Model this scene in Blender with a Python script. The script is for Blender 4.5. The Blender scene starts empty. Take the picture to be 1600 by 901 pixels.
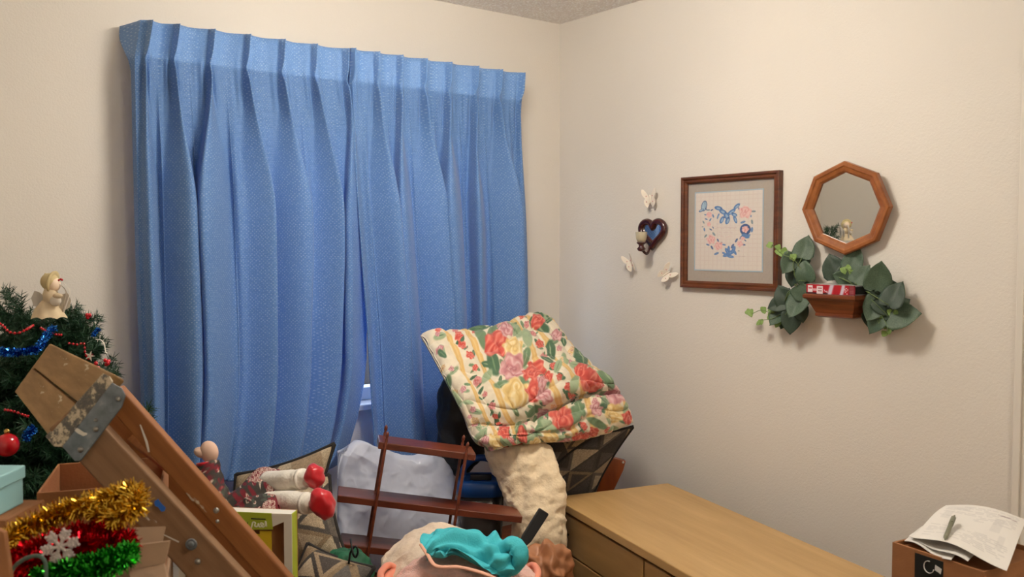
import bpy, bmesh, math, random
import numpy as np
from mathutils import Vector, Matrix

random.seed(7); rng = np.random.default_rng(7)
scene = bpy.context.scene
C = scene.collection

# ---------------------------------------------------------------- camera
FPX, CX, CY = 1430.0, 800.0, 450.5
YAW, PIT, EYE = math.radians(37.4), math.radians(2.68), 1.55
cam_data = bpy.data.cameras.new('camera'); cam = bpy.data.objects.new('camera', cam_data); C.objects.link(cam)
cam.location = (0, 0, EYE); cam.rotation_euler = (math.pi/2-PIT, 0, -YAW)
cam_data.sensor_width = 36.0; cam_data.lens = FPX/1600*36.0; cam_data.clip_start = 0.02
cam_data.dof.use_dof = True; cam_data.dof.focus_distance = 2.9; cam_data.dof.aperture_fstop = 9.0
scene.camera = cam

# ---------------------------------------------------------------- light and exposure
scene.view_settings.view_transform = 'Standard'; scene.view_settings.look = 'None'
scene.view_settings.gamma = 1.0; scene.view_settings.use_curve_mapping = False
scene.view_settings.exposure = 0.10
world = bpy.data.worlds.new('sky'); scene.world = world; world.use_nodes = True
wn = world.node_tree; wn.nodes.clear()
wo = wn.nodes.new('ShaderNodeOutputWorld'); wb = wn.nodes.new('ShaderNodeBackground'); ws = wn.nodes.new('ShaderNodeTexSky')
ws.sky_type = 'NISHITA'; ws.sun_disc = False; ws.dust_density = 5.0; ws.ozone_density = .6; ws.sun_elevation = math.radians(50); ws.sun_rotation = math.radians(150)
wn.links.new(ws.outputs[0], wb.inputs[0]); wn.links.new(wb.outputs[0], wo.inputs[0]); wb.inputs[1].default_value = 1.7
LAMPS = [((1.32, 1.78, 2.31), 35.5, 'round glowing ceiling lamp in the middle of the room'), ((0.95, -0.35, 2.31), 23.0, 'added round fill lamp on the ceiling near the entry side of the room')]; LAMP_COL = (1.0, 0.92, 0.80)  # the second lamp is added fill, to even out the room light
scene.cycles.use_denoising = True
scene.cycles.max_bounces = 8; scene.cycles.diffuse_bounces = 5; scene.cycles.sample_clamp_indirect = 6

# ---------------------------------------------------------------- frame helpers
fw = np.array([math.sin(YAW)*math.cos(PIT), math.cos(YAW)*math.cos(PIT), -math.sin(PIT)])
rt = np.array([math.cos(YAW), -math.sin(YAW), 0.0]); up = np.cross(rt, fw)
EYEP = np.array([0, 0, EYE])
def ray(px, py): return fw + (px-CX)/FPX*rt + (CY-py)/FPX*up
def P(px, py, d): return EYEP + ray(px, py)*d
def PX(px, py, x): r = ray(px, py); return EYEP + r*(x/r[0])
def PY(px, py, y): r = ray(px, py); return EYEP + r*(y/r[1])
def PZ(px, py, z): r = ray(px, py); return EYEP + r*((z-EYE)/r[2])
def nrm(v): v = np.asarray(v, float); return v/np.linalg.norm(v)
CEIL = 2.44
_c = PZ(875, 38, CEIL); XR, YB = float(_c[0]), float(_c[1])
XL, YF = -0.36, -1.3
rtH = np.array([math.cos(YAW), -math.sin(YAW), 0]); fwH = np.array([math.sin(YAW), math.cos(YAW), 0]); ZU = np.array([0, 0, 1.0])

# ---------------------------------------------------------------- noise
def pnoise(Pt, seed=0):
    Pt = np.asarray(Pt, float); i = np.floor(Pt).astype(np.int64); f = Pt-i
    w = f*f*f*(f*(f*6-15)+10)
    def g(ox, oy, oz):
        h = ((i[:, 0]+ox)*374761393+(i[:, 1]+oy)*668265263+(i[:, 2]+oz)*2147483647+seed*974711) & 0x7fffffff
        h = ((h ^ (h >> 13))*1274126177) & 0x7fffffff; h = (h ^ (h >> 16)) & 0x7fffffff
        a = (h & 0xffff)/65536.0*2*np.pi; b = ((h >> 15) & 0xffff)/65536.0*2-1; s = np.sqrt(np.maximum(0, 1-b*b))
        return s*np.cos(a)*(f[:, 0]-ox)+s*np.sin(a)*(f[:, 1]-oy)+b*(f[:, 2]-oz)
    def L(a, b, t): return a+(b-a)*t
    x0 = L(L(g(0,0,0), g(1,0,0), w[:,0]), L(g(0,1,0), g(1,1,0), w[:,0]), w[:,1])
    x1 = L(L(g(0,0,1), g(1,0,1), w[:,0]), L(g(0,1,1), g(1,1,1), w[:,0]), w[:,1])
    return L(x0, x1, w[:,2])
def ridged(Pt, seed=0): return 1-np.abs(pnoise(Pt, seed))*2.2
def sstep(a, b, x): t = np.clip((np.asarray(x, float)-a)/(b-a), 0, 1); return t*t*(3-2*t)

# ---------------------------------------------------------------- colour and materials
def lin(c):
    c = np.asarray(c, float)/255.0
    return np.where(c <= 0.04045, c/12.92, ((c+0.055)/1.055)**2.4)
def l4(c): r = lin(c); return (float(r[0]), float(r[1]), float(r[2]), 1.0)
MATS = {}
def newmat(name):
    m = bpy.data.materials.new(name); m.use_nodes = True; MATS[name] = m
    nt = m.node_tree; return m, nt, nt.nodes['Principled BSDF']
def coords(nt, scale=(1, 1, 1), kind='Object', rot=(0, 0, 0)):
    tc = nt.nodes.new('ShaderNodeTexCoord'); mp = nt.nodes.new('ShaderNodeMapping')
    mp.inputs['Scale'].default_value = scale; mp.inputs['Rotation'].default_value = rot
    nt.links.new(tc.outputs[kind], mp.inputs[0]); return mp.outputs[0]
def noise_node(nt, vec, scale, detail=4, rough=.5):
    n = nt.nodes.new('ShaderNodeTexNoise'); n.inputs['Scale'].default_value = scale; n.inputs['Detail'].default_value = detail
    n.inputs['Roughness'].default_value = rough; nt.links.new(vec, n.inputs['Vector']); return n
def ramp(nt, fac, stops):
    r = nt.nodes.new('ShaderNodeValToRGB'); nt.links.new(fac, r.inputs[0]); e = r.color_ramp.elements
    while len(e) < len(stops): e.new(0.5)
    for k, (p, c) in zip(e, stops): k.position = p; k.color = c
    return r.outputs[0]
def mixc(nt, fac, a, b, mode='MIX'):
    m = nt.nodes.new('ShaderNodeMix'); m.data_type = 'RGBA'; m.blend_type = mode
    for s, v in ((m.inputs[0], fac), (m.inputs[6], a), (m.inputs[7], b)):
        if isinstance(v, (int, float)): s.default_value = v
        elif isinstance(v, tuple): s.default_value = v
        else: nt.links.new(v, s)
    return m.outputs[2]
def bumpn(nt, bs, h, strength, dist=0.01):
    b = nt.nodes.new('ShaderNodeBump'); b.inputs['Strength'].default_value = strength; b.inputs['Distance'].default_value = dist
    nt.links.new(h, b.inputs['Height']); nt.links.new(b.outputs[0], bs.inputs['Normal'])
def mat(name, c, rough=.6, metal=0.0, var=.10, vs=9, bump=0.0, bs=60, spec=.5, scale=(1, 1, 1), sheen=0, attr=False, trans=0, coat=0):
    if name in MATS: return MATS[name]
    m, nt, b = newmat(name)
    v = coords(nt, scale); n = noise_node(nt, v, vs)
    if attr:
        a = nt.nodes.new('ShaderNodeAttribute'); a.attribute_name = 'Col'; base = a.outputs['Color']
        lo_ = ramp(nt, n.outputs['Fac'], [(.3, (1-var, 1-var, 1-var, 1)), (.7, (1, 1, 1, 1))])
        col = mixc(nt, 1.0, base, lo_, 'MULTIPLY')
    else:
        k = lin(c); A = tuple(float(x) for x in np.clip(k*(1-var), 0, 1))+(1,); B = tuple(float(x) for x in np.clip(k*(1+var), 0, 1))+(1,)
        col = ramp(nt, n.outputs['Fac'], [(.3, A), (.7, B)])
    nt.links.new(col, b.inputs['Base Color'])
    b.inputs['Roughness'].default_value = rough; b.inputs['Metallic'].default_value = metal
    b.inputs['Specular IOR Level'].default_value = spec
    if sheen: b.inputs['Sheen Weight'].default_value = sheen
    if coat: b.inputs['Coat Weight'].default_value = coat
    if bump:
        h = noise_node(nt, v, bs, 3); bumpn(nt, b, h.outputs['Fac'], bump)
    if trans:
        t = nt.nodes.new('ShaderNodeBsdfTranslucent'); nt.links.new(col, t.inputs[0])
        mx = nt.nodes.new('ShaderNodeMixShader'); mx.inputs[0].default_value = trans
        nt.links.new(b.outputs[0], mx.inputs[1]); nt.links.new(t.outputs[0], mx.inputs[2])
        nt.links.new(mx.outputs[0], nt.nodes['Material Output'].inputs[0])
    return m
def wood(name, c1, c2, rough=.45, scale=(3, 40, 40), spec=.5, paint=None, amount=.62, vs=7, rot=(0, 0, 0)):
    m, nt, b = newmat(name)
    v = coords(nt, scale, rot=rot); n = noise_node(nt, v, 1.0, 6, .6)
    col = ramp(nt, n.outputs['Fac'], [(.28, l4(c1)), (.72, l4(c2))])
    if paint:
        p = noise_node(nt, coords(nt, (vs*1.0, vs*3.2, vs*3.2)), 1.0, 5, .7)
        f = ramp(nt, p.outputs['Fac'], [(amount, (0, 0, 0, 1)), (amount+.03, (1, 1, 1, 1))])
        col = mixc(nt, f, col, l4(paint))
    nt.links.new(col, b.inputs['Base Color']); b.inputs['Roughness'].default_value = rough
    b.inputs['Specular IOR Level'].default_value = spec
    bumpn(nt, b, n.outputs['Fac'], .12, .004)
    return m

# ---------------------------------------------------------------- mesh helpers
def tag(o, label=None, cat=None, group=None, kind=None):
    if label: o['label'] = label
    if cat: o['category'] = cat
    if group: o['group'] = group
    if kind: o['kind'] = kind
    return o
ROOTS = {}
def thing(name, label, cat, loc, group=None):
    o = bpy.data.objects.new(name, None); C.objects.link(o); o.location = [float(v) for v in loc]
    o.empty_display_size = .05
    return tag(o, label, cat, group)
def worldmat(o):
    M = Matrix.Translation(o.location) if o.type == 'EMPTY' or True else None
    M = o.matrix_basis.copy()
    if o.parent: M = worldmat(o.parent) @ o.matrix_parent_inverse @ M
    return M
def link(name, me, parent=None, M=None):
    o = bpy.data.objects.new(name, me); C.objects.link(o)
    if M is not None: o.matrix_basis = M
    if parent is not None:
        o.parent = parent; o.matrix_parent_inverse = worldmat(parent).inverted()
    return o
def mk(name, V, F, m, parent=None, smooth=False, col=None, uv=None, M=None, bevel=0, seg=2):
    me = bpy.data.meshes.new(name)
    V = np.asarray(V, float).reshape(-1, 3)
    if isinstance(F, np.ndarray): F = F.tolist()
    me.from_pydata(V.tolist(), [], F); me.update()
    if smooth: me.polygons.foreach_set('use_smooth', [True]*len(me.polygons))
    if col is not None:
        a = me.color_attributes.new('Col', 'FLOAT_COLOR', 'POINT')
        cc = np.ones((len(V), 4)); cc[:, :3] = lin(col); a.data.foreach_set('color', cc.ravel())
    if uv is not None:
        ul = me.uv_layers.new(name='UV'); idx = np.zeros(len(me.loops), int); me.loops.foreach_get('vertex_index', idx)
        ul.data.foreach_set('uv', np.asarray(uv, float)[idx].ravel())
    if m is not None: me.materials.append(m if not isinstance(m, str) else MATS[m])
    o = link(name, me, parent, M)
    if bevel:
        md = o.modifiers.new('bevel', 'BEVEL'); md.width = bevel; md.segments = seg; md.limit_method = 'ANGLE'
    return o
class G:
    def __init__(s): s.V = []; s.F = []
    def add(s, V, F):
        k = len(s.V); s.V += [tuple(map(float, v)) for v in V]; s.F += [[i+k for i in f] for f in F]; return s
    def hexa(s, c):   # 8 corners: 4 bottom (ccw), 4 top
        return s.add(c, [[3,2,1,0],[4,5,6,7],[0,1,5,4],[1,2,6,5],[2,3,7,6],[3,0,4,7]])
    def box(s, c, h, ax=None):
        c = np.asarray(c, float); a = np.eye(3) if ax is None else np.asarray(ax, float)
        q = [c+sx*h[0]*a[0]+sy*h[1]*a[1]+sz*h[2]*a[2] for sz in (-1, 1) for sx, sy in ((-1,-1),(1,-1),(1,1),(-1,1))]
        return s.hexa(q)
    def box2(s, lo, hi):
        lo = np.asarray(lo, float); hi = np.asarray(hi, float); return s.box((lo+hi)/2, (hi-lo)/2)
    def prism(s, pts, off):   # closed outline (world points) extruded by off
        pts = [np.asarray(p, float) for p in pts]; n = len(pts); off = np.asarray(off, float)
        F = [list(range(n))[::-1], list(range(n, 2*n))]+[[i, (i+1) % n, (i+1) % n+n, i+n] for i in range(n)]
        return s.add(pts+[p+off for p in pts], F)
    def tube(s, pts, r, n=8, closed=False, flat=None):
        pts = np.asarray(pts, float); k = len(pts); rr = np.broadcast_to(np.asarray(r, float), (k,))
        t = np.gradient(pts, axis=0)
        if closed: t = np.roll(pts, -1, 0)-np.roll(pts, 1, 0)
        t /= np.linalg.norm(t, axis=1, keepdims=True)+1e-12
        ref = np.array([0, 0, 1.0]) if abs(t[0][2]) < .9 else np.array([1.0, 0, 0])
        a = np.cross(t[0], ref); a /= np.linalg.norm(a); V = []
        for i in range(k):
            a = a-t[i]*np.dot(a, t[i]); a /= np.linalg.norm(a)+1e-12; b = np.cross(t[i], a)
            for j in range(n):
                th = 2*math.pi*j/n; V.append(pts[i]+rr[i]*(a*math.cos(th)+b*math.sin(th)*(flat or 1)))
        F = []
        for i in range(k if closed else k-1):
            for j in range(n):
                p, q = i*n, ((i+1) % k)*n; F.append([p+j, p+(j+1) % n, q+(j+1) % n, q+j])
        if not closed: F += [list(range(n))[::-1], list(range((k-1)*n, k*n))]
        return s.add(V, F)
    def lathe(s, prof, c, n=20, ax=None, sx=1, sy=1, pw=None):   # prof: (r, z)
        a = np.eye(3) if ax is None else np.asarray(ax, float); c = np.asarray(c, float); V = []
        for r, z in prof:
            for j in range(n):
                th = 2*math.pi*j/n; cx, sy_ = math.cos(th), math.sin(th)
                if pw: cx = math.copysign(abs(cx)**pw, cx); sy_ = math.copysign(abs(sy_)**pw, sy_)
                V.append(c+a[0]*r*sx*cx+a[1]*r*sy*sy_+a[2]*z)
        F = [[i*n+j, i*n+(j+1) % n, (i+1)*n+(j+1) % n, (i+1)*n+j] for i in range(len(prof)-1) for j in range(n)]
        F += [list(range(n))[::-1], list(range((len(prof)-1)*n, len(prof)*n))]
        return s.add(V, F)
    def ball(s, c, r, n=12, m=8, ax=None):
        r = np.broadcast_to(np.asarray(r, float), (3,)); a = np.eye(3) if ax is None else np.asarray(ax, float)
        return s.add(*ballvf(c, r, n, m, a))
    def make(s, name, m, parent=None, smooth=False, **k): return mk(name, s.V, s.F, m, parent, smooth, **k)
def ballvf(c, r, n, m, a):
    V = []; c = np.asarray(c, float)
    for i in range(m+1):
        ph = math.pi*i/m
        for j in range(n):
            th = 2*math.pi*j/n
            V.append(c+a[0]*r[0]*math.sin(ph)*math.cos(th)+a[1]*r[1]*math.sin(ph)*math.sin(th)+a[2]*r[2]*math.cos(ph))
    return V, [[i*n+j, (i+1)*n+j, (i+1)*n+(j+1) % n, i*n+(j+1) % n] for i in range(m) for j in range(n)]
def gridfaces(nu, nv, off=0, flip=False):
    i = np.arange(nv-1)[:, None]*nu+np.arange(nu-1)[None, :]+off
    F = np.stack([i, i+1, i+1+nu, i+nu], -1).reshape(-1, 4)
    return F[:, ::-1] if flip else F
def catmull(Cn, n):
    """interpolate control rows (k, ...) to n samples along axis 0"""
    Cn = np.asarray(Cn, float); k = len(Cn); t = np.linspace(0, k-1, n); i = np.minimum(t.astype(int), k-2); f = (t-i).reshape((-1,)+(1,)*(Cn.ndim-1))
    ext = np.concatenate([(2*Cn[0]-Cn[1])[None], Cn, (2*Cn[-1]-Cn[-2])[None]])
    p0, p1, p2, p3 = ext[i], ext[i+1], ext[i+2], ext[i+3]
    return .5*((2*p1)+(-p0+p2)*f+(2*p0-5*p1+4*p2-p3)*f*f+(-p0+3*p1-3*p2+p3)*f**3)
def gnormals(W):
    du = np.gradient(W, axis=1); dv = np.gradient(W, axis=0); n = np.cross(du, dv)
    n /= np.linalg.norm(n, axis=2, keepdims=True)+1e-12; return n
def patch(ctrl, nu, nv):
    """ctrl rows of (px, py, depth) seen from the front; returns world grid (nv,nu,3) and the pixel grid"""
    g = catmull(np.asarray(ctrl, float), nv); g = np.swapaxes(catmull(np.swapaxes(g, 0, 1), nu), 0, 1)
    W = EYEP+g[..., 2:3]*(fw+(g[..., 0:1]-CX)/FPX*rt+(CY-g[..., 1:2])/FPX*up)
    return W, g[..., 0], g[..., 1]
def cloth(name, W, m, parent=None, disp=None, thick=.02, col=None, backstep=1, uv=None):
    """a solid sheet: front grid displaced along its normal, a back grid and closed rims"""
    nv, nu, _ = W.shape; N = gnormals(W)
    if np.mean(np.sum(N*(EYEP-W), 2)) < 0: N = -N; flip = False
    else: flip = True
    A = W+(N*disp[..., None] if disp is not None else 0); 
    e = np.minimum(np.minimum(np.arange(nu), np.arange(nu)[::-1])[None, :]/(nu*.06), np.minimum(np.arange(nv), np.arange(nv)[::-1])[:, None]/(nv*.06))
    e = np.sqrt(np.clip(1-(1-np.clip(e, 0, 1))**2, 0, 1))
    A = A-N*(thick*.5*(1-e))[..., None]
    B = W-N*(thick*(.5+.5*e))[..., None]
    V = np.concatenate([A.reshape(-1, 3), B.reshape(-1, 3)]); k = nu*nv
    F = np.concatenate([gridfaces(nu, nv, 0, not flip), gridfaces(nu, nv, k, flip)])
    rim = np.concatenate([np.arange(nu), np.arange(1, nv)*nu+nu-1, (nv-1)*nu+np.arange(nu-1)[::-1], np.arange(1, nv-1)[::-1]*nu])
    r2 = np.roll(rim, -1); R = np.stack([rim, rim+k, r2+k, r2], 1)
    F = np.concatenate([F, R if not flip else R[:, ::-1]])
    if col is not None: col = np.concatenate([col.reshape(-1, 3)]*2)
    return mk(name, V, F, m, parent, True, col=col)
def wrinkle(W, s, seed, amp, ridge=.5, aniso=(1, 1, 1)):
    Q = W.reshape(-1, 3)*s*np.array(aniso)
    a = pnoise(Q, seed); b = ridged(Q*.8+a[:, None]*.6, seed+3)-.6; c = pnoise(Q*2.3, seed+5)
    return (amp*((1-ridge)*a*1.2+ridge*b+.3*c)).reshape(W.shape[:2])
def lump(name, c, r, m, parent=None, n=72, k=44, s=14, amp=.02, seed=1, ax=None, ridge=.6, flatbase=None, col=None):
    a = np.eye(3) if ax is None else np.asarray(ax, float)
    V, F = ballvf((0, 0, 0), (1, 1, 1), n, k, np.eye(3)); V = np.array(V); Q = V*np.array(r)
    d = pnoise(Q*s+seed, seed)*(1-ridge)*1.4+ridge*(ridged(Q*s*.8+seed, seed+1)-.65)+.35*pnoise(Q*s*2.2, seed+2)
    Q = Q+V*(amp*d)[:, None]; W = np.asarray(c)+Q[:, :1]*a[0]+Q[:, 1:2]*a[1]+Q[:, 2:]*a[2]
    if flatbase is not None: W[:, 2] = np.maximum(W[:, 2], flatbase)
    return mk(name, W, F, m, parent, True, col=col)
class Paint:
    def __init__(s, X, Y, base): s.X = np.asarray(X, float); s.Y = np.asarray(Y, float); s.c = np.ones(s.X.shape+(3,))*np.array(base, float)
    def put(s, a, col): a = np.clip(a, 0, 1)[..., None]; s.c = s.c*(1-a)+np.array(col, float)*a; return s
    def ell(s, x, y, rx, ry=None, ang=0, col=(0, 0, 0), soft=.15):
        ry = ry or rx; a = math.radians(ang); dx = s.X-x; dy = s.Y-y
        u = (dx*math.cos(a)+dy*math.sin(a))/rx; v = (-dx*math.sin(a)+dy*math.cos(a))/ry
        return s.put((1-np.sqrt(u*u+v*v))/soft, col)
    def flower(s, x, y, r, dark, mid, light, ph=0, pet=5):
        dx = s.X-x; dy = s.Y-y; d0 = np.sqrt(dx*dx+dy*dy)/r; sel = d0 < 1.6
        if not sel.any(): return s
        th = np.arctan2(dy, dx); Q = np.stack([s.X[sel]/r*1.7+ph*3.1, s.Y[sel]/r*1.7, np.full(int(sel.sum()), ph*1.7)], 1)
        n1 = np.zeros(s.X.shape); n2 = np.zeros(s.X.shape); n1[sel] = pnoise(Q, 17); n2[sel] = pnoise(Q*2.1, 19)
        d = d0*(1+.25*n1); e = 1+.10*np.cos(pet*th+ph)+.05*np.cos((pet+3)*th+2.3*ph)
        s.put((e-d)/.14, mid); ins = np.clip((e-d)/.2, 0, 1)
        w = np.sin(d*9+2.4*np.sin(2*th+ph)+n1*5+th+ph)+.6*n2
        s.put(ins*np.clip(w-.1, 0, 1)*.75, light); s.put(ins*np.clip(-w-.5, 0, 1)*1.0, dark); s.put(np.clip(.22-d, 0, 1)*3, dark); return s
    def leaf(s, x, y, r, ang, col, lite=None):
        s.ell(x, y, r, r*.42, ang, col, .2)
        if lite is not None: s.ell(x, y, r*.8, r*.07, ang, lite, .6)
        return s
    def line(s, pts, w, col, soft=.4):
        best = np.full(s.X.shape, 1e9)
        for (x0, y0), (x1, y1) in zip(pts[:-1], pts[1:]):
            dx, dy = x1-x0, y1-y0; L = dx*dx+dy*dy+1e-9; t = np.clip(((s.X-x0)*dx+(s.Y-y0)*dy)/L, 0, 1)
            best = np.minimum(best, np.hypot(s.X-x0-t*dx, s.Y-y0-t*dy))
        return s.put((w/2-best)/(w*soft)+.5, col)
    def rect(s, x0, y0, x1, y1, col):
        a = (s.X >= x0) & (s.X <= x1) & (s.Y >= y0) & (s.Y <= y1); return s.put(a.astype(float), col)

# ---------------------------------------------------------------- room materials
def wallmat(name, c, bump=.25, bs=170):
    m, nt, b = newmat(name); v = coords(nt); n = noise_node(nt, v, 1.2, 2)
    k = lin(c); col = ramp(nt, n.outputs['Fac'], [(.3, tuple(map(float, k*.97))+(1,)), (.7, tuple(map(float, np.minimum(k*1.03, 1)))+(1,))])
    nt.links.new(col, b.inputs['Base Color']); b.inputs['Roughness'].default_value = .55; b.inputs['Specular IOR Level'].default_value = .35
    h = noise_node(nt, v, bs, 3, .6); bumpn(nt, b, h.outputs['Fac'], bump, .004); return m
wallmat('wall_paint', (226, 220, 211)); wallmat('white_trim', (225, 219, 209), .03)
m, nt, b = newmat('popcorn_ceiling')
v = coords(nt); vo = nt.nodes.new('ShaderNodeTexVoronoi'); vo.inputs['Scale'].default_value = 95; nt.links.new(v, vo.inputs['Vector'])
nn = noise_node(nt, v, 70, 3, .7)
hh = nt.nodes.new('ShaderNodeMath'); hh.operation = 'SUBTRACT'; nt.links.new(nn.outputs['Fac'], hh.inputs[0]); nt.links.new(vo.outputs['Distance'], hh.inputs[1])
nt.links.new(ramp(nt, hh.outputs[0], [(.0, l4((236, 230, 224))), (.30, l4((253, 252, 250)))]), b.inputs['Base Color'])
b.inputs['Roughness'].default_value = .9; bumpn(nt, b, hh.outputs[0], .6, .012)
mat('carpet', (168, 148, 122), .95, var=.25, vs=120, bump=.8, bs=400)

# ---------------------------------------------------------------- room shell
WX0, WX1, WZ0, WZ1 = 0.98, 2.02, 1.00, 2.02          # window opening
T = .12
def struct(o): o['kind'] = 'structure'; return o
g = G(); g.box2((XL-T, YB, 0), (WX0, YB+T, CEIL)); g.box2((WX1, YB, 0), (XR+T, YB+T, CEIL))
g.box2((WX0, YB, 0), (WX1, YB+T, WZ0)); g.box2((WX0, YB, WZ1), (WX1, YB+T, CEIL)); struct(g.make('wall_back', 'wall_paint'))
DY1 = float(PX(1591, 300, XR)[1])-.006; DY0 = DY1-.95; DZ = 2.115
g = G(); g.box2((XR, DY1-.07, 0), (XR+T, YB, CEIL)); g.box2((XR, YF, 0), (XR+T, DY0+.07, CEIL)); g.box2((XR, DY0+.07, DZ-.07), (XR+T, DY1-.07, CEIL))
struct(g.make('wall_right', 'wall_paint'))
struct(G().box2((XL-T, YF-T, 0), (XL, YB, CEIL)).make('wall_left', 'wall_paint'))
struct(G().box2((XL, YF-T, 0), (XR+T, YF, CEIL)).make('wall_front', 'wall_paint'))
struct(G().box2((XL-T, YF-T, CEIL), (XR+T, YB+T, CEIL+.1)).make('ceiling', 'popcorn_ceiling'))
struct(G().box2((XL-T, YF-T, -.1), (XR+T, YB+T, 0)).make('floor', 'carpet'))
for nm, lo_, hi_ in (('baseboard_back', (XL, YB-.012, 0), (XR, YB, .085)), ('baseboard_left', (XL, YF, 0), (XL+.012, YB-.012, .085)), ('baseboard_right', (XR-.012, DY1+.001, 0), (XR, YB-.012, .085))):
    struct(G().box2(lo_, hi_).make(nm, 'white_trim', bevel=.003))
# door and casing on the right wall, at the frame's right edge
d = struct(G().box2((XR+.05, DY0+.075, .01), (XR+.085, DY1-.075, DZ-.075)).make('door_1', 'white_trim', bevel=.003))
for z0, z1 in ((.2, .95), (1.1, 1.95)):
    for y0 in (DY0+.17, (DY0+DY1)/2+.04):
        G().box2((XR+.042, y0, z0), (XR+.05, y0+.26, z1)).make('door_panel', 'white_trim', d, bevel=.006)
mat('brass', (190, 150, 80), .25, 1.0)
G().lathe([(.012, 0), (.012, .03), (.027, .04), (.03, .055), (.02, .07)], (XR+.05, DY0+.13, .95), 14, ax=[[0, 1, 0], [0, 0, 1], [-1, 0, 0]]).make('door_knob', 'brass', d, True)
g = G()
for y0, y1 in ((DY1-.075, DY1), (DY0, DY0+.075)):
    g.box2((XR-.012, y0, 0), (XR-.0005, y1, DZ)); 
g.box2((XR-.012, DY0+.075, DZ-.075), (XR-.0005, DY1-.075, DZ))
struct(g.make('trim_1', 'white_trim', bevel=.002))
g = G(); g.box2((XR-.019, DY1-.022, 0), (XR-.012, DY1-.004, DZ-.004)); g.box2((XR-.017, DY1-.070, 0), (XR-.012, DY1-.060, DZ-.06))
struct(g.make('trim_2', 'white_trim', bevel=.002))
# window: frame, sashes, panes, sill
mat('window_vinyl', (232, 232, 230), .4)
m, nt, b = newmat('window_glass'); nt.nodes.remove(b)
gl = nt.nodes.new('ShaderNodeBsdfGlossy'); gl.inputs['Roughness'].default_value = .02; tr = nt.nodes.new('ShaderNodeBsdfTransparent'); mx = nt.nodes.new('ShaderNodeMixShader'); mx.inputs[0].default_value = .08
nt.links.new(tr.outputs[0], mx.inputs[1]); nt.links.new(gl.outputs[0], mx.inputs[2]); nt.links.new(mx.outputs[0], nt.nodes['Material Output'].inputs[0])
g = G(); w = .045
g.box2((WX0, YB+.05, WZ0), (WX0+w, YB+.11, WZ1)); g.box2((WX1-w, YB+.05, WZ0), (WX1, YB+.11, WZ1))
g.box2((WX0+w, YB+.05, WZ0), (WX1-w, YB+.11, WZ0+w)); g.box2((WX0+w, YB+.05, WZ1-w), (WX1-w, YB+.11, WZ1))
wf = struct(g.make('window_1', 'window_vinyl', bevel=.003))
xm = (WX0+WX1)/2
G().box2((xm-.03, YB+.052, WZ0+w), (xm+.03, YB+.1, WZ1-w)).make('meeting_rail', 'window_vinyl', wf, bevel=.003)
for x0, x1 in ((WX0+w, xm-.03), (xm+.03, WX1-w)):
    G().box2((x0, YB+.075, WZ0+w), (x1, YB+.079, WZ1-w)).make('pane', 'window_glass', wf)
G().box2((WX0-.03, YB-.035, WZ0-.022), (WX1+.03, YB+.05, WZ0-.0005)).make('window_sill', 'white_trim', wf, bevel=.004)
# ceiling lamp plus an added fill lamp, both above the camera's view
mat('lamp_metal', (200, 190, 170), .3, .9)
for LAMP_POS, LAMP_POWER, lab in LAMPS:
    m, nt, b = newmat('lamp_glow'); b.inputs['Base Color'].default_value = (.9, .85, .75, 1); b.inputs['Emission Color'].default_value = (*LAMP_COL, 1); b.inputs['Emission Strength'].default_value = LAMP_POWER/(math.pi*.27)
    cl = thing('ceiling_lamp', lab, 'lamp', (LAMP_POS[0], LAMP_POS[1], CEIL), 'ceiling lamps')
    G().lathe([(.03, 0), (.16, 0), (.17, -.02), (.15, -.035), (.02, -.035)][::-1], (LAMP_POS[0], LAMP_POS[1], CEIL), 32).make('canopy', 'lamp_metal', cl, True)
    G().ball(LAMP_POS, (.18, .18, .095), 36, 20).make('glass_globe', m, cl, True)
# ---------------------------------------------------------------- curtains
m, nt, b = newmat('curtain_fabric')
v = coords(nt, (1, 1, 1), 'UV', (0, 0, math.radians(45)))
vo = nt.nodes.new('ShaderNodeTexVoronoi'); vo.inputs['Scale'].default_value = 125; vo.inputs['Randomness'].default_value = .25; nt.links.new(v, vo.inputs['Vector'])
dots = ramp(nt, vo.outputs['Distance'], [(.16, (.75, .75, .75, 1)), (.30, (0, 0, 0, 1))])
n1 = noise_node(nt, coords(nt, (5, 400, 400)), 1, 3)
base = ramp(nt, n1.outputs['Fac'], [(.3, l4((96, 140, 200))), (.7, l4((116, 158, 216)))])
col = mixc(nt, dots, base, l4((168, 196, 228)))
nt.links.new(col, b.inputs['Base Color']); b.inputs['Roughness'].default_value = .62; b.inputs['Specular IOR Level'].default_value = .35
b.inputs['Sheen Weight'].default_value = .25
bumpn(nt, b, n1.outputs['Fac'], .15, .002)
tl = nt.nodes.new('ShaderNodeBsdfTranslucent')
nt.links.new(mixc(nt, 1.0, col, (.85, 1, .95, 1), 'MULTIPLY'), tl.inputs[0])
mx = nt.nodes.new('ShaderNodeMixShader'); mx.inputs[0].default_value = .24
uvs = nt.nodes.new('ShaderNodeSeparateXYZ'); nt.links.new(nt.nodes.new('ShaderNodeTexCoord').outputs['UV'], uvs.inputs[0])
hd_ = nt.nodes.new('ShaderNodeMapRange'); hd_.inputs[1].default_value = .100; hd_.inputs[2].default_value = .106; hd_.inputs[3].default_value = .05; hd_.inputs[4].default_value = .32; nt.links.new(uvs.outputs[1], hd_.inputs[0]); nt.links.new(hd_.outputs[0], mx.inputs[0])   # the header is folded double
nt.links.new(b.outputs[0], mx.inputs[1]); nt.links.new(tl.outputs[0], mx.inputs[2]); nt.links.new(mx.outputs[0], nt.nodes['Material Output'].inputs[0])
mat('rod_metal', (225, 222, 215), .35, .3)

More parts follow.
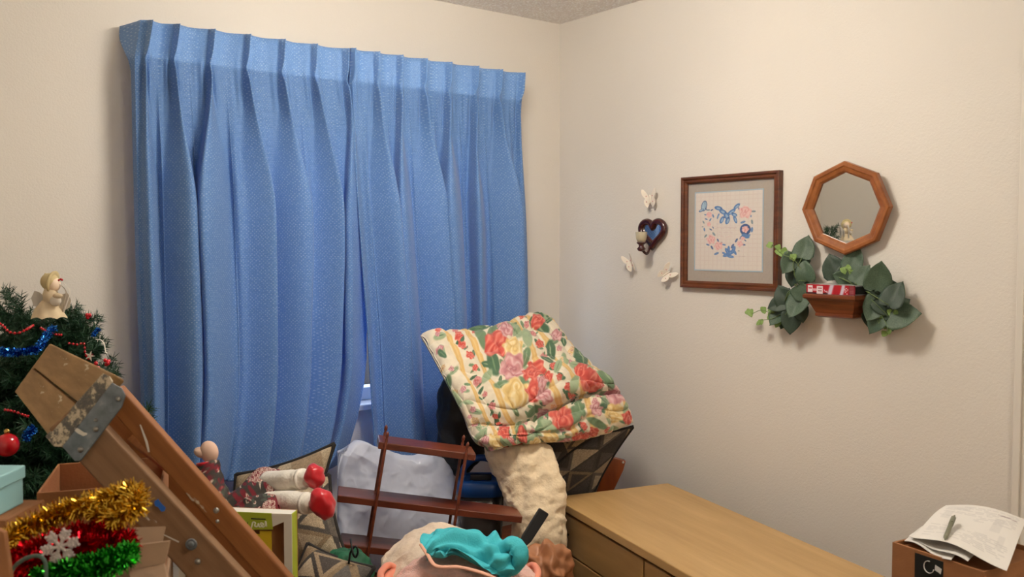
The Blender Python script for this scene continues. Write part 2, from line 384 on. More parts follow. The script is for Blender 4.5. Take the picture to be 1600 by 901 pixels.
YC = YB-.105
ZTOP = float(np.mean([PY(222, 32, YC-.02)[2], PY(815, 112, YC-.02)[2]])); ZBOT = .835
def edge_x(tab, z):
    zz = np.array([PY(px, py, YC-.02)[2] for py, px in tab]); xx = np.array([PY(px, py, YC-.02)[0] for py, px in tab])
    o = np.argsort(zz); return np.interp(z, zz[o], xx[o])
def curtain(name, label, ledge, redge, pleats, nu, nv, seed, fwd=0.0, ret=False, zb=ZBOT, zlift=None, foldw=1.0):
    r = np.random.default_rng(seed)
    u = np.linspace(0, 1, nu); v = np.linspace(0, 1, nv)**.85
    xl0 = edge_x(ledge, np.array([ZTOP]))[0]; xr0 = edge_x(redge, np.array([ZTOP]))[0]
    up_ = np.array([(PY(px, py, YC-.02)[0]-xl0)/(xr0-xl0) for px, py in pleats])
    k = len(up_); ph = np.interp(u, up_, np.arange(k)); d0 = up_[1]-up_[0]; d1 = up_[-1]-up_[-2]
    ph = np.where(u < up_[0], (u-up_[0])/d0, ph); ph = np.where(u > up_[-1], k-1+(u-up_[-1])/d1, ph)
    idx = np.rint(ph).astype(int); s = ph-idx; ci = np.clip(idx+1, 0, k+1)
    lean = r.choice([-1, 1], k+3)*r.uniform(.5, 1.5, k+3); wid = r.uniform(.45, 1.35, k+3); ampv = r.uniform(.35, 1.45, k+3); sub = r.uniform(.1, 1.0, k+3); subp = r.uniform(-.12, .12, k+3)
    UU, VV = np.meshgrid(u, v); S = np.broadcast_to(s, UU.shape); CI = np.broadcast_to(ci, UU.shape); PH = np.broadcast_to(ph, UU.shape)
    H = ZTOP-zb; t = VV*H
    zz = ZTOP-t
    xl = edge_x(ledge, zz[:, 0])[:, None]; xr = edge_x(redge, zz[:, 0])[:, None]
    # fold wander further down
    wob = pnoise(np.stack([PH.ravel()*.45, t.ravel()*1.3, np.full(PH.size, seed*1.7)], 1), seed).reshape(UU.shape)*sstep(.15, .9, t)
    S2 = S+wob*.28
    S2 = S2-np.rint(S2)
    low = sstep(.09, .55, t)
    w = np.where(t < .095, .058-.026*(t/.095), .032+.19*sstep(.095, .6, t)*wid[CI]*foldw)
    A = np.where(t < .095, .030, .030+.042*low*ampv[CI])
    A = A*(1-.5*np.exp(-((t-.102)/.022)**2))
    rid = np.exp(-(np.abs(S2)/w)**2.2)
    off = A*rid
    # three fingers in the header pleat
    off += np.where(t < .095, .004*np.cos(S*2*np.pi/.05)*rid, 0)
    # secondary soft folds between the pleats
    c2 = np.abs(np.abs(S2)-.5+subp[CI])
    off += low*.030*sub[CI]*np.exp(-(c2/.10)**2)
    off += low*.011*pnoise(np.stack([PH.ravel()*3.1, t.ravel()*.7, np.full(PH.size, 3.3+seed)], 1), seed+9).reshape(UU.shape)*2
    # radiating gathers just under the pinch
    gat = np.exp(-((t-.16)/.07)**2)*.006*np.cos(S*2*np.pi*5)*np.exp(-(S/.25)**2); off += gat
    # header sags back between the pleats
    off += -.010*(1-(2*np.abs(S))**2)*0+.008*np.cos(2*np.pi*S)*np.exp(-(t/.2)**2)
    ef = .25+.75*np.clip(np.minimum(UU, 1-UU)/.06, 0, 1); off = off*np.where(t > .1, ef, 1)
    dx = low*.042*lean[CI]*rid+low*.012*np.sin(2*np.pi*S2)*ampv[CI]
    X = xl+(xr-xl)*UU+dx*np.clip(UU*12, 0, 1)*np.clip((1-UU)*12, 0, 1)
    Y = YC-off-fwd
    Z = zz-.004*rid*np.exp(-(t/.05)**2)
    # bottom hem waves
    Z = Z+.012*np.sin(PH*2.1+seed)*VV**6
    if zlift is not None: Z = Z+zlift(UU, VV)
    if ret:    # the outer edge turns back to the wall
        n2 = 26; q = np.linspace(1, 0, n2)[None, :]   # 1 = at wall
        flare = 1-.92*sstep(.01, .16, t[:, :1])
        depth = (YB-.004-Y[:, :1])*np.maximum(flare, .30)
        Yr = Y[:, :1]+depth*q; xw = PY(188, 42, YB-.01)[0]-X[0, 0]
        Xr = X[:, :1]+(xw*np.clip(flare, 0, 1)+.006)*q**1.2-.006*q
        Zr = Z[:, :1]+(-.004)*q*np.exp(-(t[:, :1]/.1)**2)+0*q
        X = np.concatenate([Xr, X], 1); Y = np.concatenate([Yr, Y], 1); Z = np.concatenate([Zr, Z], 1)
        UU = np.concatenate([UU[:, :1]-.08*q, UU], 1); t = np.concatenate([np.repeat(t[:, :1], n2, 1), t], 1)
    W = np.stack([X, Y, Z], -1); nv_, nu_, _ = W.shape
    wid_m = (xr0-xl0)*1.5
    kr = int(nv_*.45); al = np.concatenate([[0], np.cumsum(np.linalg.norm(np.diff(W[kr], axis=0), axis=1))])
    uv = np.stack([np.broadcast_to(al, t.shape).ravel(), t.ravel()], 1)
    o = mk(name, W.reshape(-1, 3), gridfaces(nu_, nv_), 'curtain_fabric', None, True, uv=uv)
    sd = o.modifiers.new('thick', 'SOLIDIFY'); sd.thickness = .0016; sd.offset = 0
    return tag(o, label, 'curtain', 'blue pleated curtains')
L_LE = [(32, 223), (90, 214), (200, 216), (400, 221), (640, 230), (760, 236)]
L_RE = [(85, 556), (120, 556), (200, 568), (300, 576), (400, 578), (560, 577), (600, 573), (650, 563), (700, 548), (735, 525), (760, 505)]
R_LE = [(95, 545), (200, 548), (300, 554), (400, 562), (500, 570), (600, 576), (700, 582), (740, 584)]
R_RE = [(112, 817), (180, 814), (300, 817), (450, 822), (640, 825), (740, 827)]
curtain('curtain', 'blue pinch-pleat curtain with swept lower corner, hanging on the left of the pair', L_LE, L_RE,
        [(236, 34), (278, 40), (333, 50), (388, 56), (442, 63), (492, 70), (541, 77)], 760, 220, 11, 0.0, True)
curtain('curtain', 'blue pinch-pleat curtain beside the room corner, on the right of the pair', R_LE, R_RE,
        [(585, 82), (621, 87), (659, 92), (697, 98), (739, 104), (776, 109), (811, 113)], 560, 200, 23, .018, foldw=1.1)
rodt = thing('curtain_rod', 'slim white traverse rod behind the blue curtain headers', 'curtain rod', (1.45, YB-.06, ZTOP-.06))
x0 = PY(222, 60, YC)[0]+.03; x1 = PY(812, 120, YC)[0]-.02
G().box2((x0, YC+.022, ZTOP-.075), (x1, YC+.034, ZTOP-.045)).make('rail', 'rod_metal', rodt, bevel=.003)
for x in (x0+.03, (x0+x1)/2, x1-.05):
    G().box2((x, YC+.034, ZTOP-.072), (x+.025, YB, ZTOP-.048)).make('bracket', 'rod_metal', rodt, bevel=.002)

# ---------------------------------------------------------------- right wall: picture
wood('frame_walnut', (66, 32, 14), (112, 60, 28), .35, (14, 14, 60)); wood('oak_frame', (120, 66, 30), (164, 100, 52), .35, (30, 30, 30))
wood('shelf_cherry', (74, 34, 16), (128, 66, 32), .35, (30, 4, 60))
mat('mat_board', (176, 165, 150), .9, var=.04, vs=150); mat('mat_bevel', (172, 190, 200), .8, var=.03); mat('print', (0, 0, 0), .8, attr=True, var=.03, vs=200)
m, nt, b = newmat('picture_glass'); nt.nodes.remove(b)
gl = nt.nodes.new('ShaderNodeBsdfGlossy'); gl.inputs['Roughness'].default_value = .03; tr = nt.nodes.new('ShaderNodeBsdfTransparent'); mx = nt.nodes.new('ShaderNodeMixShader'); mx.inputs[0].default_value = .035
nt.links.new(tr.outputs[0], mx.inputs[1]); nt.links.new(gl.outputs[0], mx.inputs[2]); nt.links.new(mx.outputs[0], nt.nodes['Material Output'].inputs[0])
FX = XR-.024
cs = [PX(1061, 277, FX), PX(1214.5, 266, FX), PX(1216, 456, FX), PX(1063.5, 448.5, FX)]
yl = (cs[0][1]+cs[3][1])/2; yr = (cs[1][1]+cs[2][1])/2; zt = (cs[0][2]+cs[1][2])/2; zb = (cs[2][2]+cs[3][2])/2
pic = thing('framed_picture', 'brown wooden picture frame holding a blue and pink floral heart print', 'picture', (XR, (yl+yr)/2, zb))
def mitred(yl, yr, zt, zb, w, prof, name, m, par):
    """four rails; prof: list of (inset 0..w, x)"""
    def ring(i): return [(yl-i, zb+i), (yr+i, zb+i), (yr+i, zt-i), (yl-i, zt-i)]   # y decreases to the right
    for k in range(4):
        g = G(); V = []
        for i, x in prof:
            q = ring(i); V += [(x, *q[k]), (x, *q[(k+1) % 4])]
        n = len(prof); F = [[2*j, 2*j+1, 2*((j+1) % n)+1, 2*((j+1) % n)] for j in range(n)]
        F += [[2*j for j in range(n)][::-1], [2*j+1 for j in range(n)]]
        g.add(V, F).make(name, m, par)
mitred(yl, yr, zt, zb, .024, [(0, XR-.0005), (0, FX+.003), (.003, FX), (.008, FX), (.012, FX+.005), (.018, FX+.004), (.024, FX+.010), (.024, XR-.0005)], 'frame_rail', 'frame_walnut', pic)
G().box2((XR-.008, yr+.02, zb+.02), (XR-.006, yl-.02, zt-.02)).make('mat_board', 'mat_board', pic)
pl_ = [PX(1085.5, 303, XR-.01), PX(1190.5, 295.5, XR-.01), PX(1191, 424, XR-.01), PX(1087, 420, XR-.01)]
py0 = (pl_[0][1]+pl_[3][1])/2; py1 = (pl_[1][1]+pl_[2][1])/2; pz1 = (pl_[0][2]+pl_[1][2])/2; pz0 = (pl_[2][2]+pl_[3][2])/2
e = .004
g = G()
for a_, b_ in (((py1-e, pz0-e), (py0+e, pz0)), ((py1-e, pz1), (py0+e, pz1+e)), ((py1-e, pz0), (py1, pz1)), ((py0, pz0), (py0+e, pz1))):
    g.box2((XR-.0092, a_[0], a_[1]), (XR-.008, b_[0], b_[1]))
g.make('mat_border', 'mat_bevel', pic)
# the print: cross-stitch style heart wreath
nu, nv = 230, 270
U, Vv = np.meshgrid(np.linspace(0, 1, nu), np.linspace(0, 1, nv)); Xc = U*705+10; Yc = Vv*830+75
p = Paint(Xc, Yc, (226, 216, 204))
p.put(.22*((np.abs((Xc/46) % 1-.5) < .08)|(np.abs((Yc/46) % 1-.5) < .08)), (205, 180, 170))
BL, NV, LB, PK, DP, PG = (96, 132, 182), (70, 92, 138), (160, 186, 208), (232, 184, 176), (214, 140, 136), (128, 146, 150)
p.ell(105, 215, 34, 62, 12, NV); p.ell(105, 215, 27, 54, 12, (170, 196, 210)); p.ell(75, 262, 34, 14, -25, NV); p.ell(76, 260, 28, 9, -25, LB); p.line([(112, 170), (118, 250)], 4, NV); p.line([(122, 240), (136, 262)], 8, NV)
r2 = np.random.default_rng(3)
for x, y, r, a in [(100,390,20,60),(130,358,18,20),(175,365,20,120),(205,325,22,70),(120,310,16,10),(125,540,24,130),(215,520,26,50),(260,590,22,70),(325,635,22,10),(245,730,30,160),(150,635,22,20),(195,665,26,60),(455,590,26,120),(530,635,22,10),(570,545,34,150),(612,480,30,95),(612,400,26,80),(625,292,26,0),(520,400,30,160),(110,470,22,80),(180,470,18,30),(205,450,14,60),(150,260,22,0),(190,262,18,150),(478,260,18,70),(415,650,30,120),(500,560,22,120),(545,590,16,40),(600,340,14,90),(480,700,12,0),(90,440,12,0),(300,610,12,30)]:
    p.leaf(x, y, r, a, [BL, NV, PG][r2.integers(3)], LB)
for x, y, r, a in [(385,725,60,150),(360,705,44,60),(425,690,48,110),(345,750,36,170),(395,760,40,10),(440,715,34,60),(330,730,30,30),(375,680,36,90)]: p.leaf(x, y, r, a, BL, (140, 170, 210))
for x, y, rx, ry, a in [(262,245,48,24,15),(310,285,50,26,30),(350,330,46,30,60),(400,290,56,22,-35),(455,232,44,20,-40),(300,370,44,22,115),(360,380,44,24,110),(440,370,46,18,70),(260,330,34,10,110),(430,320,34,20,20)]:
    p.ell(x, y, rx, ry, a, BL); p.ell(x+3, y+3, rx*.55, ry*.45, a, LB)
for x, y in [(290,250),(340,290),(370,350),(325,345),(410,300)]: p.ell(x, y, 10, 6, 30, NV)
for x, y, r, pp in [(540,295,66,1),(185,580,50,2),(265,648,46,3),(160,312,32,4),(490,625,34,5),(545,475,36,6),(160,415,24,7),(520,570,22,2)]:
    if r == 36: p.ell(545, 478, 58, 62, 0, NV, .1); p.ell(548, 545, 46, 24, 20, BL)
    p.flower(x, y, r, DP, PK, (242, 212, 204), pp)
def scrib(x0, x1, y, h, step, col, w, seed):
    rr = np.random.default_rng(seed); x = x0; pts = []
    while x < x1:
        pts.append((x, y+rr.uniform(-h, h))); x += step*rr.uniform(.6, 1.4)
        if rr.random() < .16 and len(pts) > 2: p.line(pts, w, col, .8); pts = []; x += step*1.6
    if len(pts) > 1: p.line(pts, w, col, .8)
scrib(225, 465, 456, 9, 9, (206, 178, 176), 3.5, 1); scrib(270, 420, 506, 9, 9, (206, 178, 176), 3.5, 2); scrib(280, 445, 548, 9, 9, (222, 190, 184), 3.5, 3); scrib(240, 330, 412, 6, 8, (190, 180, 190), 3, 4); scrib(485, 550, 755, 5, 7, (196, 176, 168), 3, 5)
W = np.stack([np.full(U.shape, XR-.0088), py0+(py1-py0)*U, pz1+(pz0-pz1)*Vv], -1)
mk('print', W.reshape(-1, 3), gridfaces(nu, nv), 'print', pic, col=p.c.reshape(-1, 3))
G().box2((XR-.0135, yr+.02, zb+.02), (XR-.0120, yl-.02, zt-.02)).make('glass', 'picture_glass', pic)

# ---------------------------------------------------------------- octagonal mirror
m, nt, b = newmat('mirror_silver'); b.inputs['Base Color'].default_value = (.86, .87, .86, 1); b.inputs['Metallic'].default_value = 1; b.inputs['Roughness'].default_value = .01
ANGEL = P(78, 466, 2.16)
mc = PX(1321, 325, XR-.038); hit = PX(1314, 362, XR-.036)
inn = nrm(hit-EYEP); outd = nrm(ANGEL-hit); n_ = nrm(outd-inn)
oy = nrm(np.cross(ZU, n_)); oz = np.cross(n_, oy)       # frame axes: oy to image left/right, oz up, n_ into the room
R8 = float(np.linalg.norm(PX(1321, 252, XR-.03)-PX(1321, 398, XR-.03)))/2
mir = thing('octagonal_mirror', 'octagonal wall mirror in an oak frame above the ivy shelf', 'mirror', (XR, mc[1], mc[2]-R8))
def oct_pt(k, r, h): a = math.pi/4*k; return mc+oy*math.sin(a)*r*1.0+oz*math.cos(a)*r+n_*h
for k in range(8):
    prof = [(R8, -.012), (R8, .006), (R8-.004, .010), (R8-.012, .010), (R8-.016, .007), (R8-.026, .005), (R8-.032, .000), (R8-.032, -.012)]
    V = []
    for r, h in prof: V += [oct_pt(k, r, h), oct_pt(k+1, r, h)]
    n = len(prof); F = [[2*j, 2*j+1, 2*((j+1) % n)+1, 2*((j+1) % n)] for j in range(n)]+[[2*j for j in range(n)][::-1], [2*j+1 for j in range(n)]]
    G().add(V, F).make('frame_rail', 'oak_frame', mir)
G().prism([oct_pt(k, R8-.028, -.008) for k in range(8)], n_*.003).make('mirror_glass', 'mirror_silver', mir)
G().box(mc-n_*.016+oz*.05, (.003, .02, .004), [n_, oy, oz]).make('hanging_wire', 'rod_metal', mir)

# ---------------------------------------------------------------- wall shelf and cassette
SD = .115
fl = PX(1254, 457, XR-SD); fr = PX(1336, 464, XR-SD)
sy0, sy1 = float(fr[1]), float(fl[1]); sz = float((fl[2]+fr[2])/2)
sh = thing('wall_shelf', 'small moulded cherry wood wall shelf flanked by ivy', 'shelf', (XR, (sy0+sy1)/2, sz-.07))
ym = (sy0+sy1)/2; hw = (sy1-sy0)/2
def loft(levels, name, m):
    g = G(); V = []; F = []
    for z, h, dep in levels: V += [(XR-.0005, ym-h, z), (XR-dep, ym-h+.0, z), (XR-dep, ym+h, z), (XR-.0005, ym+h, z)]
    for i in range(len(levels)-1):
        for j in range(4): F.append([i*4+j, i*4+(j+1) % 4, (i+1)*4+(j+1) % 4, (i+1)*4+j])
    F += [[3, 2, 1, 0], [len(V)-4, len(V)-3, len(V)-2, len(V)-1]]
    return g.add(V, F).make(name, m, sh)
loft([(sz-.014, hw-.003, SD-.003), (sz-.010, hw, SD), (sz-.003, hw, SD), (sz, hw-.004, SD-.004)], 'top_board', 'shelf_cherry')
loft([(sz-.056, hw-.026, SD-.03), (sz-.045, hw-.020, SD-.026), (sz-.030, hw-.014, SD-.018), (sz-.018, hw-.009, SD-.010), (sz-.0141, hw-.006, SD-.006)], 'cove', 'shelf_cherry')
loft([(sz-.068, hw-.030, SD-.036), (sz-.064, hw-.024, SD-.029), (sz-.0561, hw-.024, SD-.029)], 'foot_moulding', 'shelf_cherry')
vt = thing('video_cassette', 'video cassette in a red and white sleeve lying on the wall shelf', 'video cassette', (XR-.07, ym, sz))
cy0, cy1 = ym-hw+.006, ym+hw-.006
mat('cassette_black', (24, 24, 26), .4); mat('sleeve_print', (0, 0, 0), .35, attr=True, var=.03); mat('sleeve_grey', (176, 172, 170), .3, var=.05)
nu, nv = 150, 36; U, Vv = np.meshgrid(np.linspace(0, 1, nu), np.linspace(0, 1, nv)); X_ = U*930; Y_ = Vv*180
p = Paint(X_, Y_, (170, 22, 34))
WH = (222, 206, 208)
p.rect(30, 20, 120, 150, WH); p.rect(200, 30, 320, 175, WH); p.rect(40, 60, 110, 85, (190, 60, 70)); p.rect(0, 150, 200, 180, (70, 16, 22)); p.rect(130, 80, 200, 120, (215, 160, 165)); p.rect(225, 60, 300, 80, (150, 90, 96)); p.rect(225, 110, 300, 130, (150, 90, 96)); p.rect(320, 150, 420, 180, (60, 14, 20))
p.line([(350, 100), (370, 130), (400, 120), (405, 150)], 14, WH); p.line([(450, 190), (480, 60), (500, -10)], 75, (200, 188, 204)); p.line([(670, 190), (700, 80), (715, -10)], 62, (200, 188, 204))
for x, y in [(740, 70), (765, 55), (770, 105), (750, 130), (790, 80), (780, 160), (745, 100)]: p.ell(x, y, 12, 9, 0, WH)
p.rect(815, 0, 930, 180, (120, 30, 38)); p.put(.5*((X_ > 830) & (X_ < 900) & (((Y_/16) % 1) < .45)), (190, 150, 150))
cz = .027
W = np.stack([np.full(U.shape, XR-SD+.010), cy1+(cy0-cy1)*U, sz+.001+cz*(1-Vv)], -1)
mk('sleeve_spine', W.reshape(-1, 3), gridfaces(nu, nv), 'sleeve_print', vt, col=p.c.reshape(-1, 3))
G().box2((XR-SD+.0105, cy0+.004, sz+.0005), (XR-.012, cy1, sz+.001+cz)).make('sleeve', 'sleeve_grey', vt)
G().box2((XR-SD+.014, cy0-.001, sz+.004), (XR-.016, cy0+.004, sz+cz-.002)).make('cassette_end', 'cassette_black', vt, bevel=.001)
mat('red_bow', (190, 40, 40), .5); 

# ---------------------------------------------------------------- ivy
def leafmat(name, c, dark):
    m, nt, b = newmat(name); v = coords(nt, (1, 1, 1)); n = noise_node(nt, v, 30, 3)
    nt.links.new(ramp(nt, n.outputs['Fac'], [(.3, l4(dark)), (.7, l4(c))]), b.inputs['Base Color']); b.inputs['Roughness'].default_value = .55
leafmat('ivy_leaf', (80, 100, 78), (50, 72, 54)); leafmat('ivy_leaf_dark', (50, 70, 52), (32, 48, 38)); leafmat('sprig_leaf', (140, 168, 92), (110, 142, 70)); mat('ivy_stem', (96, 116, 66), .6)
def ivy_mesh(name, m, curl):
    out = [(0, 0), (.20, -.10), (.38, -.06), (.47, .10), (.46, .26), (.44, .42), (.39, .58), (.30, .72), (.16, .88), (.06, .97), (0, 1.04)]
    rows = []
    for x, y in out: rows.append((x, y))
    V = []; F = []; ncol = 5
    for x, y in rows:
        for j in range(-ncol, ncol+1):
            q = j/ncol; xx = x*q; yy = y+(0 if abs(q) > .01 else 0)
            yy = y*(1)+(.0)*q; z = abs(q)*x*.28-curl*(y-.3)**2-.10*(q*x)**2*2+.02*math.sin(8*y+3*q)
            V.append((xx, yy-.08*abs(q)*0, z))
    n = 2*ncol+1
    for i in range(len(rows)-1):
        for j in range(n-1): F.append([i*n+j, i*n+j+1, (i+1)*n+j+1, (i+1)*n+j])
    me = bpy.data.meshes.new(name); me.from_pydata(V, [], F); me.polygons.foreach_set('use_smooth', [True]*len(F)); me.materials.append(MATS[m]); return me
IV = [ivy_mesh('ivy_leaf_a', 'ivy_leaf', .35), ivy_mesh('ivy_leaf_b', 'ivy_leaf_dark', .15), ivy_mesh('ivy_leaf_c', 'ivy_leaf', -.1)]
SP = ivy_mesh('sprig_leaf_mesh', 'sprig_leaf', .2)
def put_leaf(par, me, px, py, size, ang, out, tilt, r, name='leaf'):
    """size in pixels across the leaf's length, ang: tip direction in degrees in the image (0 right, 90 up)"""
    c = PX(px, py, XR-out); s = size*(c-EYEP).dot(fw)/FPX
    nn = nrm(nrm(EYEP-c)*.9+np.array([-1, 0, 0])*.6+np.array([0, r.uniform(-.5, .5), r.uniform(-.25, .6)])*tilt)
    t = math.cos(math.radians(ang))*rt+math.sin(math.radians(ang))*up; t = nrm(t-nn*t.dot(nn)); x = np.cross(t, nn)
    M = Matrix(((x[0]*s*1.05, t[0]*s, nn[0]*s, 0), (x[1]*s*1.05, t[1]*s, nn[1]*s, 0), (x[2]*s*1.05, t[2]*s, nn[2]*s, 0), (0, 0, 0, 1)))
    b_ = c-t*s*.45; M.translation = Vector(b_)
    o = link(name, me, par, M); md = o.modifiers.new('thick', 'SOLIDIFY'); md.thickness = .0008
    return b_
def ivy(label, root_px, leaves, sprigs, seed):
    r = np.random.default_rng(seed); base = PX(*root_px, XR-.03)
    t = thing('ivy_spray', label, 'artificial ivy', base, 'ivy around the wall shelf')
    g = G()
    for i, (px, py, s, a, out) in enumerate(leaves):
        b_ = put_leaf(t, IV[int(r.integers(3))], px, py, s, a, out, .8, r)
        mid = (base+b_)/2+np.array([-.02, 0, .01]); g.tube(catmull(np.array([base, mid, b_]), 7), .0013, 5)
    for pts in sprigs:
        W = np.array([PX(px, py, XR-.05-.012*i) for i, (px, py) in enumerate(pts)]); g.tube(catmull(W, 4*len(W)), .0011, 5)
        for (px, py) in pts[1:]:
            for k in range(2): put_leaf(t, SP, px+r.uniform(-5, 5), py+r.uniform(-5, 5), r.uniform(8, 12), r.uniform(0, 360), .055, 1, r, 'sprig_leaf')
    g.make('stems', 'ivy_stem', t, True)
ivy('ivy spray with trailing pale sprigs hanging left of the shelf', (1250, 448),
    [(1258,387,36,75,.03),(1233,412,32,235,.05),(1258,424,34,100,.05),(1240,432,30,250,.03),(1224,462,34,120,.05),(1244,478,38,240,.07),(1216,492,36,225,.05),(1236,503,34,265,.05),(1232,478,36,200,.03),(1252,460,28,300,.06),(1214,476,28,190,.06),(1252,490,26,280,.04),(1248,408,30,140,.02),(1230,468,32,80,.03),(1226,498,30,250,.03)],
    [[(1255, 425), (1240, 405), (1222, 397), (1212, 388), (1206, 382)], [(1225, 480), (1205, 488), (1190, 484), (1175, 490)], [(1225, 488), (1205, 498), (1188, 500)], [(1240, 470), (1222, 500), (1216, 505)]], 4)
ivy('full ivy spray with broad leaves hanging right of the shelf', (1350, 455),
    [(1302,416,38,110,.03),(1335,404,36,70,.02),(1347,430,34,40,.05),(1318,434,30,160,.03),(1373,432,44,80,.06),(1398,460,42,60,.06),(1386,478,38,320,.05),(1366,482,40,240,.06),(1412,493,48,352,.05),(1370,503,38,215,.06),(1380,458,32,330,.04),(1390,452,36,10,.03),(1392,498,34,280,.04),(1384,448,34,150,.02),(1358,494,28,260,.03),(1404,478,34,30,.03),(1370,436,30,120,.02),(1322,424,28,60,.02)],
    [[(1330, 430), (1322, 420), (1330, 425)], [(1368, 470), (1376, 490), (1386, 508), (1386, 518)], [(1370, 485), (1375, 500), (1372, 505)], [(1385, 470), (1397, 490)]], 9)

# ---------------------------------------------------------------- heart sconce
mat('sconce_lacquer', (58, 14, 16), .22, var=.15, coat=.5); mat('candle_wax', (232, 214, 170), .5, trans=.2)
m, nt, b = newmat('votive_glass'); b.inputs['Base Color'].default_value = (.9, .82, .62, 1); b.inputs['Roughness'].default_value = .08; b.inputs['Transmission Weight'].default_value = .55; b.inputs['IOR'].default_value = 1.3
hc = PX(1019, 366, XR-.015); hh_ = .060
sc = thing('heart_sconce', 'dark red heart-shaped mirror sconce with a glass votive', 'sconce', (XR, hc[1], hc[2]-.06))
def heart(k, n, s=1.0):
    t = 2*math.pi*k/n; x = 16*math.sin(t)**3; y = 13*math.cos(t)-5*math.cos(2*t)-2*math.cos(3*t)-math.cos(4*t); return x/17*s, (y+2.4)/15.5*s
n = 72; pts = [np.array([XR-.0135, hc[1]-heart(k, n)[0]*.061, hc[2]+heart(k, n)[1]*.050]) for k in range(n)]
G().tube(pts, .0118, 12, closed=True).make('heart_frame', 'sconce_lacquer', sc, True)
G().prism([np.array([XR-.012, p_[1], p_[2]]) for p_ in pts], (.003, 0, 0)).make('heart_mirror', 'mirror_silver', sc)
cc = PX(1002, 384, XR-.075)
G().tube(catmull(np.array([[XR-.02, hc[1]+.005, hc[2]-.040], [XR-.05, cc[1]-.004, cc[2]-.028], [cc[0], cc[1], cc[2]-.012]]), 10), .005, 8).make('arm', 'sconce_lacquer', sc, True)
G().lathe([(.002, -.020), (.011, -.018), (.016, -.010), (.009, -.002), (.010, .004), (.017, .010), (.017, .013), (.002, .013)], cc, 20).make('candle_cup', 'sconce_lacquer', sc, True)
gb = cc+np.array([0, 0, .0135])
G().lathe([(.002, 0), (.014, .0), (.019, .014), (.021, .036), (.0195, .036), (.0175, .014), (.012, .003), (.002, .003)], gb, 24).make('votive_glass', 'votive_glass', sc, True)
G().lathe([(.002, .0032), (.0115, .0035), (.0165, .014), (.0175, .024), (.002, .024)], gb, 20).make('candle', 'candle_wax', sc, True)

# ---------------------------------------------------------------- ceramic butterflies
mat('bisque', (232, 222, 208), .45, var=.05); mat('bisque_pink', (206, 150, 146), .5)
def butterfly(label, px, py, scale, roll, spread, yaw):
    c = PX(px, py, XR-.022); t = thing('wall_butterfly', label, 'butterfly ornament', (XR, c[1], c[2]-.02), 'ceramic wall butterflies')
    n0 = nrm([-1.0, -.62, 0]); ry = nrm([.62, -1.0, 0]); rz = ZU     # to the viewer's right, up
    a = math.radians(roll); ex = ry*math.cos(a)+rz*math.sin(a); ez = -ry*math.sin(a)+rz*math.cos(a)
    for sd in (-1, 1):
        th = math.radians(spread[0 if sd < 0 else 1]); wx = ex*sd*math.cos(th)+n0*math.sin(th); nn = np.cross(wx, ez)*sd
        for nm, outl in (('fore_wing', [(.002, .0), (.006, .012), (.016, .028), (.024, .033), (.027, .027), (.025, .014), (.017, .003), (.006, -.004)]),
                         ('hind_wing', [(.002, -.001), (.010, .002), (.018, .0), (.021, -.009), (.017, -.020), (.010, -.026), (.005, -.018), (.002, -.008)])):
            op = catmull(np.array(outl+[outl[0]]), 26)[:-1]
            w_ = G().prism([c+wx*x*scale+ez*y*scale+n0*.002 for x, y in op], nn*.0028*(1)).make(nm, 'bisque', t, bevel=.0009)
            q = c+wx*.012*scale+ez*(.010 if nm == 'fore_wing' else -.008)*scale+n0*.002
            G().ball(q+nn*.003, (.0022, .0022, .0022), 8, 6).make('wing_spot', 'bisque_pink', w_, True)
    pts = [c+ez*y*scale+n0*(.004+.001*math.cos(y*60)) for y in (-.016, -.008, 0, .008, .014)]
    G().tube(pts, [.0012, .0026, .003, .0028, .0014], 8).make('body', 'bisque', t, True)
butterfly('white ceramic butterfly on the wall above the heart sconce', 1016, 311, 1.12, 5, (12, 28), 0)
butterfly('white ceramic butterfly on the wall below left of the heart sconce', 987, 411, 1.12, 20, (10, 62), 0)
butterfly('white ceramic butterfly on the wall between heart sconce and picture', 1041, 428, 1.12, -52, (20, 20), 0)
# ---------------------------------------------------------------- dresser (turned slightly off the wall)
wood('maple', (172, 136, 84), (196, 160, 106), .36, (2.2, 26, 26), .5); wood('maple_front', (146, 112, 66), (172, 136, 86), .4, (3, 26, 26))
mat('knob_metal', (92, 84, 70), .3, .9); mat('gap_dark', (30, 22, 14), .9)
ZD = .735
A0 = PZ(864, 776, ZD); A1 = PZ(1082, 901, ZD); B0 = PZ(991, 744, ZD)
dl = nrm((A1-A0)*[1, 1, 0]); dn = np.array([-dl[1], dl[0], 0])      # along the front, and into the wall side
if dn.dot(B0-A0) < 0: dn = -dn
DL = 1.50; DD = .44
A0 = A0.copy()
# keep the back corner clear of the wall
bc = A0+dn*DD
if bc[0] > XR-.02: DD -= (bc[0]-(XR-.02))/abs(dn[0])
dr = thing('dresser', 'low blond maple dresser standing along the right wall', 'dresser', (*(A0+dl*DL/2+dn*DD/2)[:2], 0))
ax = [dl, dn, ZU]; o0 = np.array([A0[0], A0[1], 0])
def dbox(a0, a1, n0, n1, z0, z1): 
    c = o0+dl*(a0+a1)/2+dn*(n0+n1)/2+ZU*(z0+z1)/2; return c, ((a1-a0)/2, (n1-n0)/2, (z1-z0)/2)
def dpart(name, m, a0, a1, n0, n1, z0, z1, par=dr, bevel=.002):
    c, h = dbox(a0, a1, n0, n1, z0, z1); R = np.array(ax).T; M = Matrix([[*R[i], c[i]] for i in range(3)]+[[0, 0, 0, 1]])
    return G().box((0, 0, 0), h).make(name, m, par, M=M, bevel=bevel)
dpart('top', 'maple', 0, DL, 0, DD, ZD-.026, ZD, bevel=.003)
dpart('carcass', 'maple_front', .012, DL-.012, .022, DD-.01, .06, ZD-.0262)
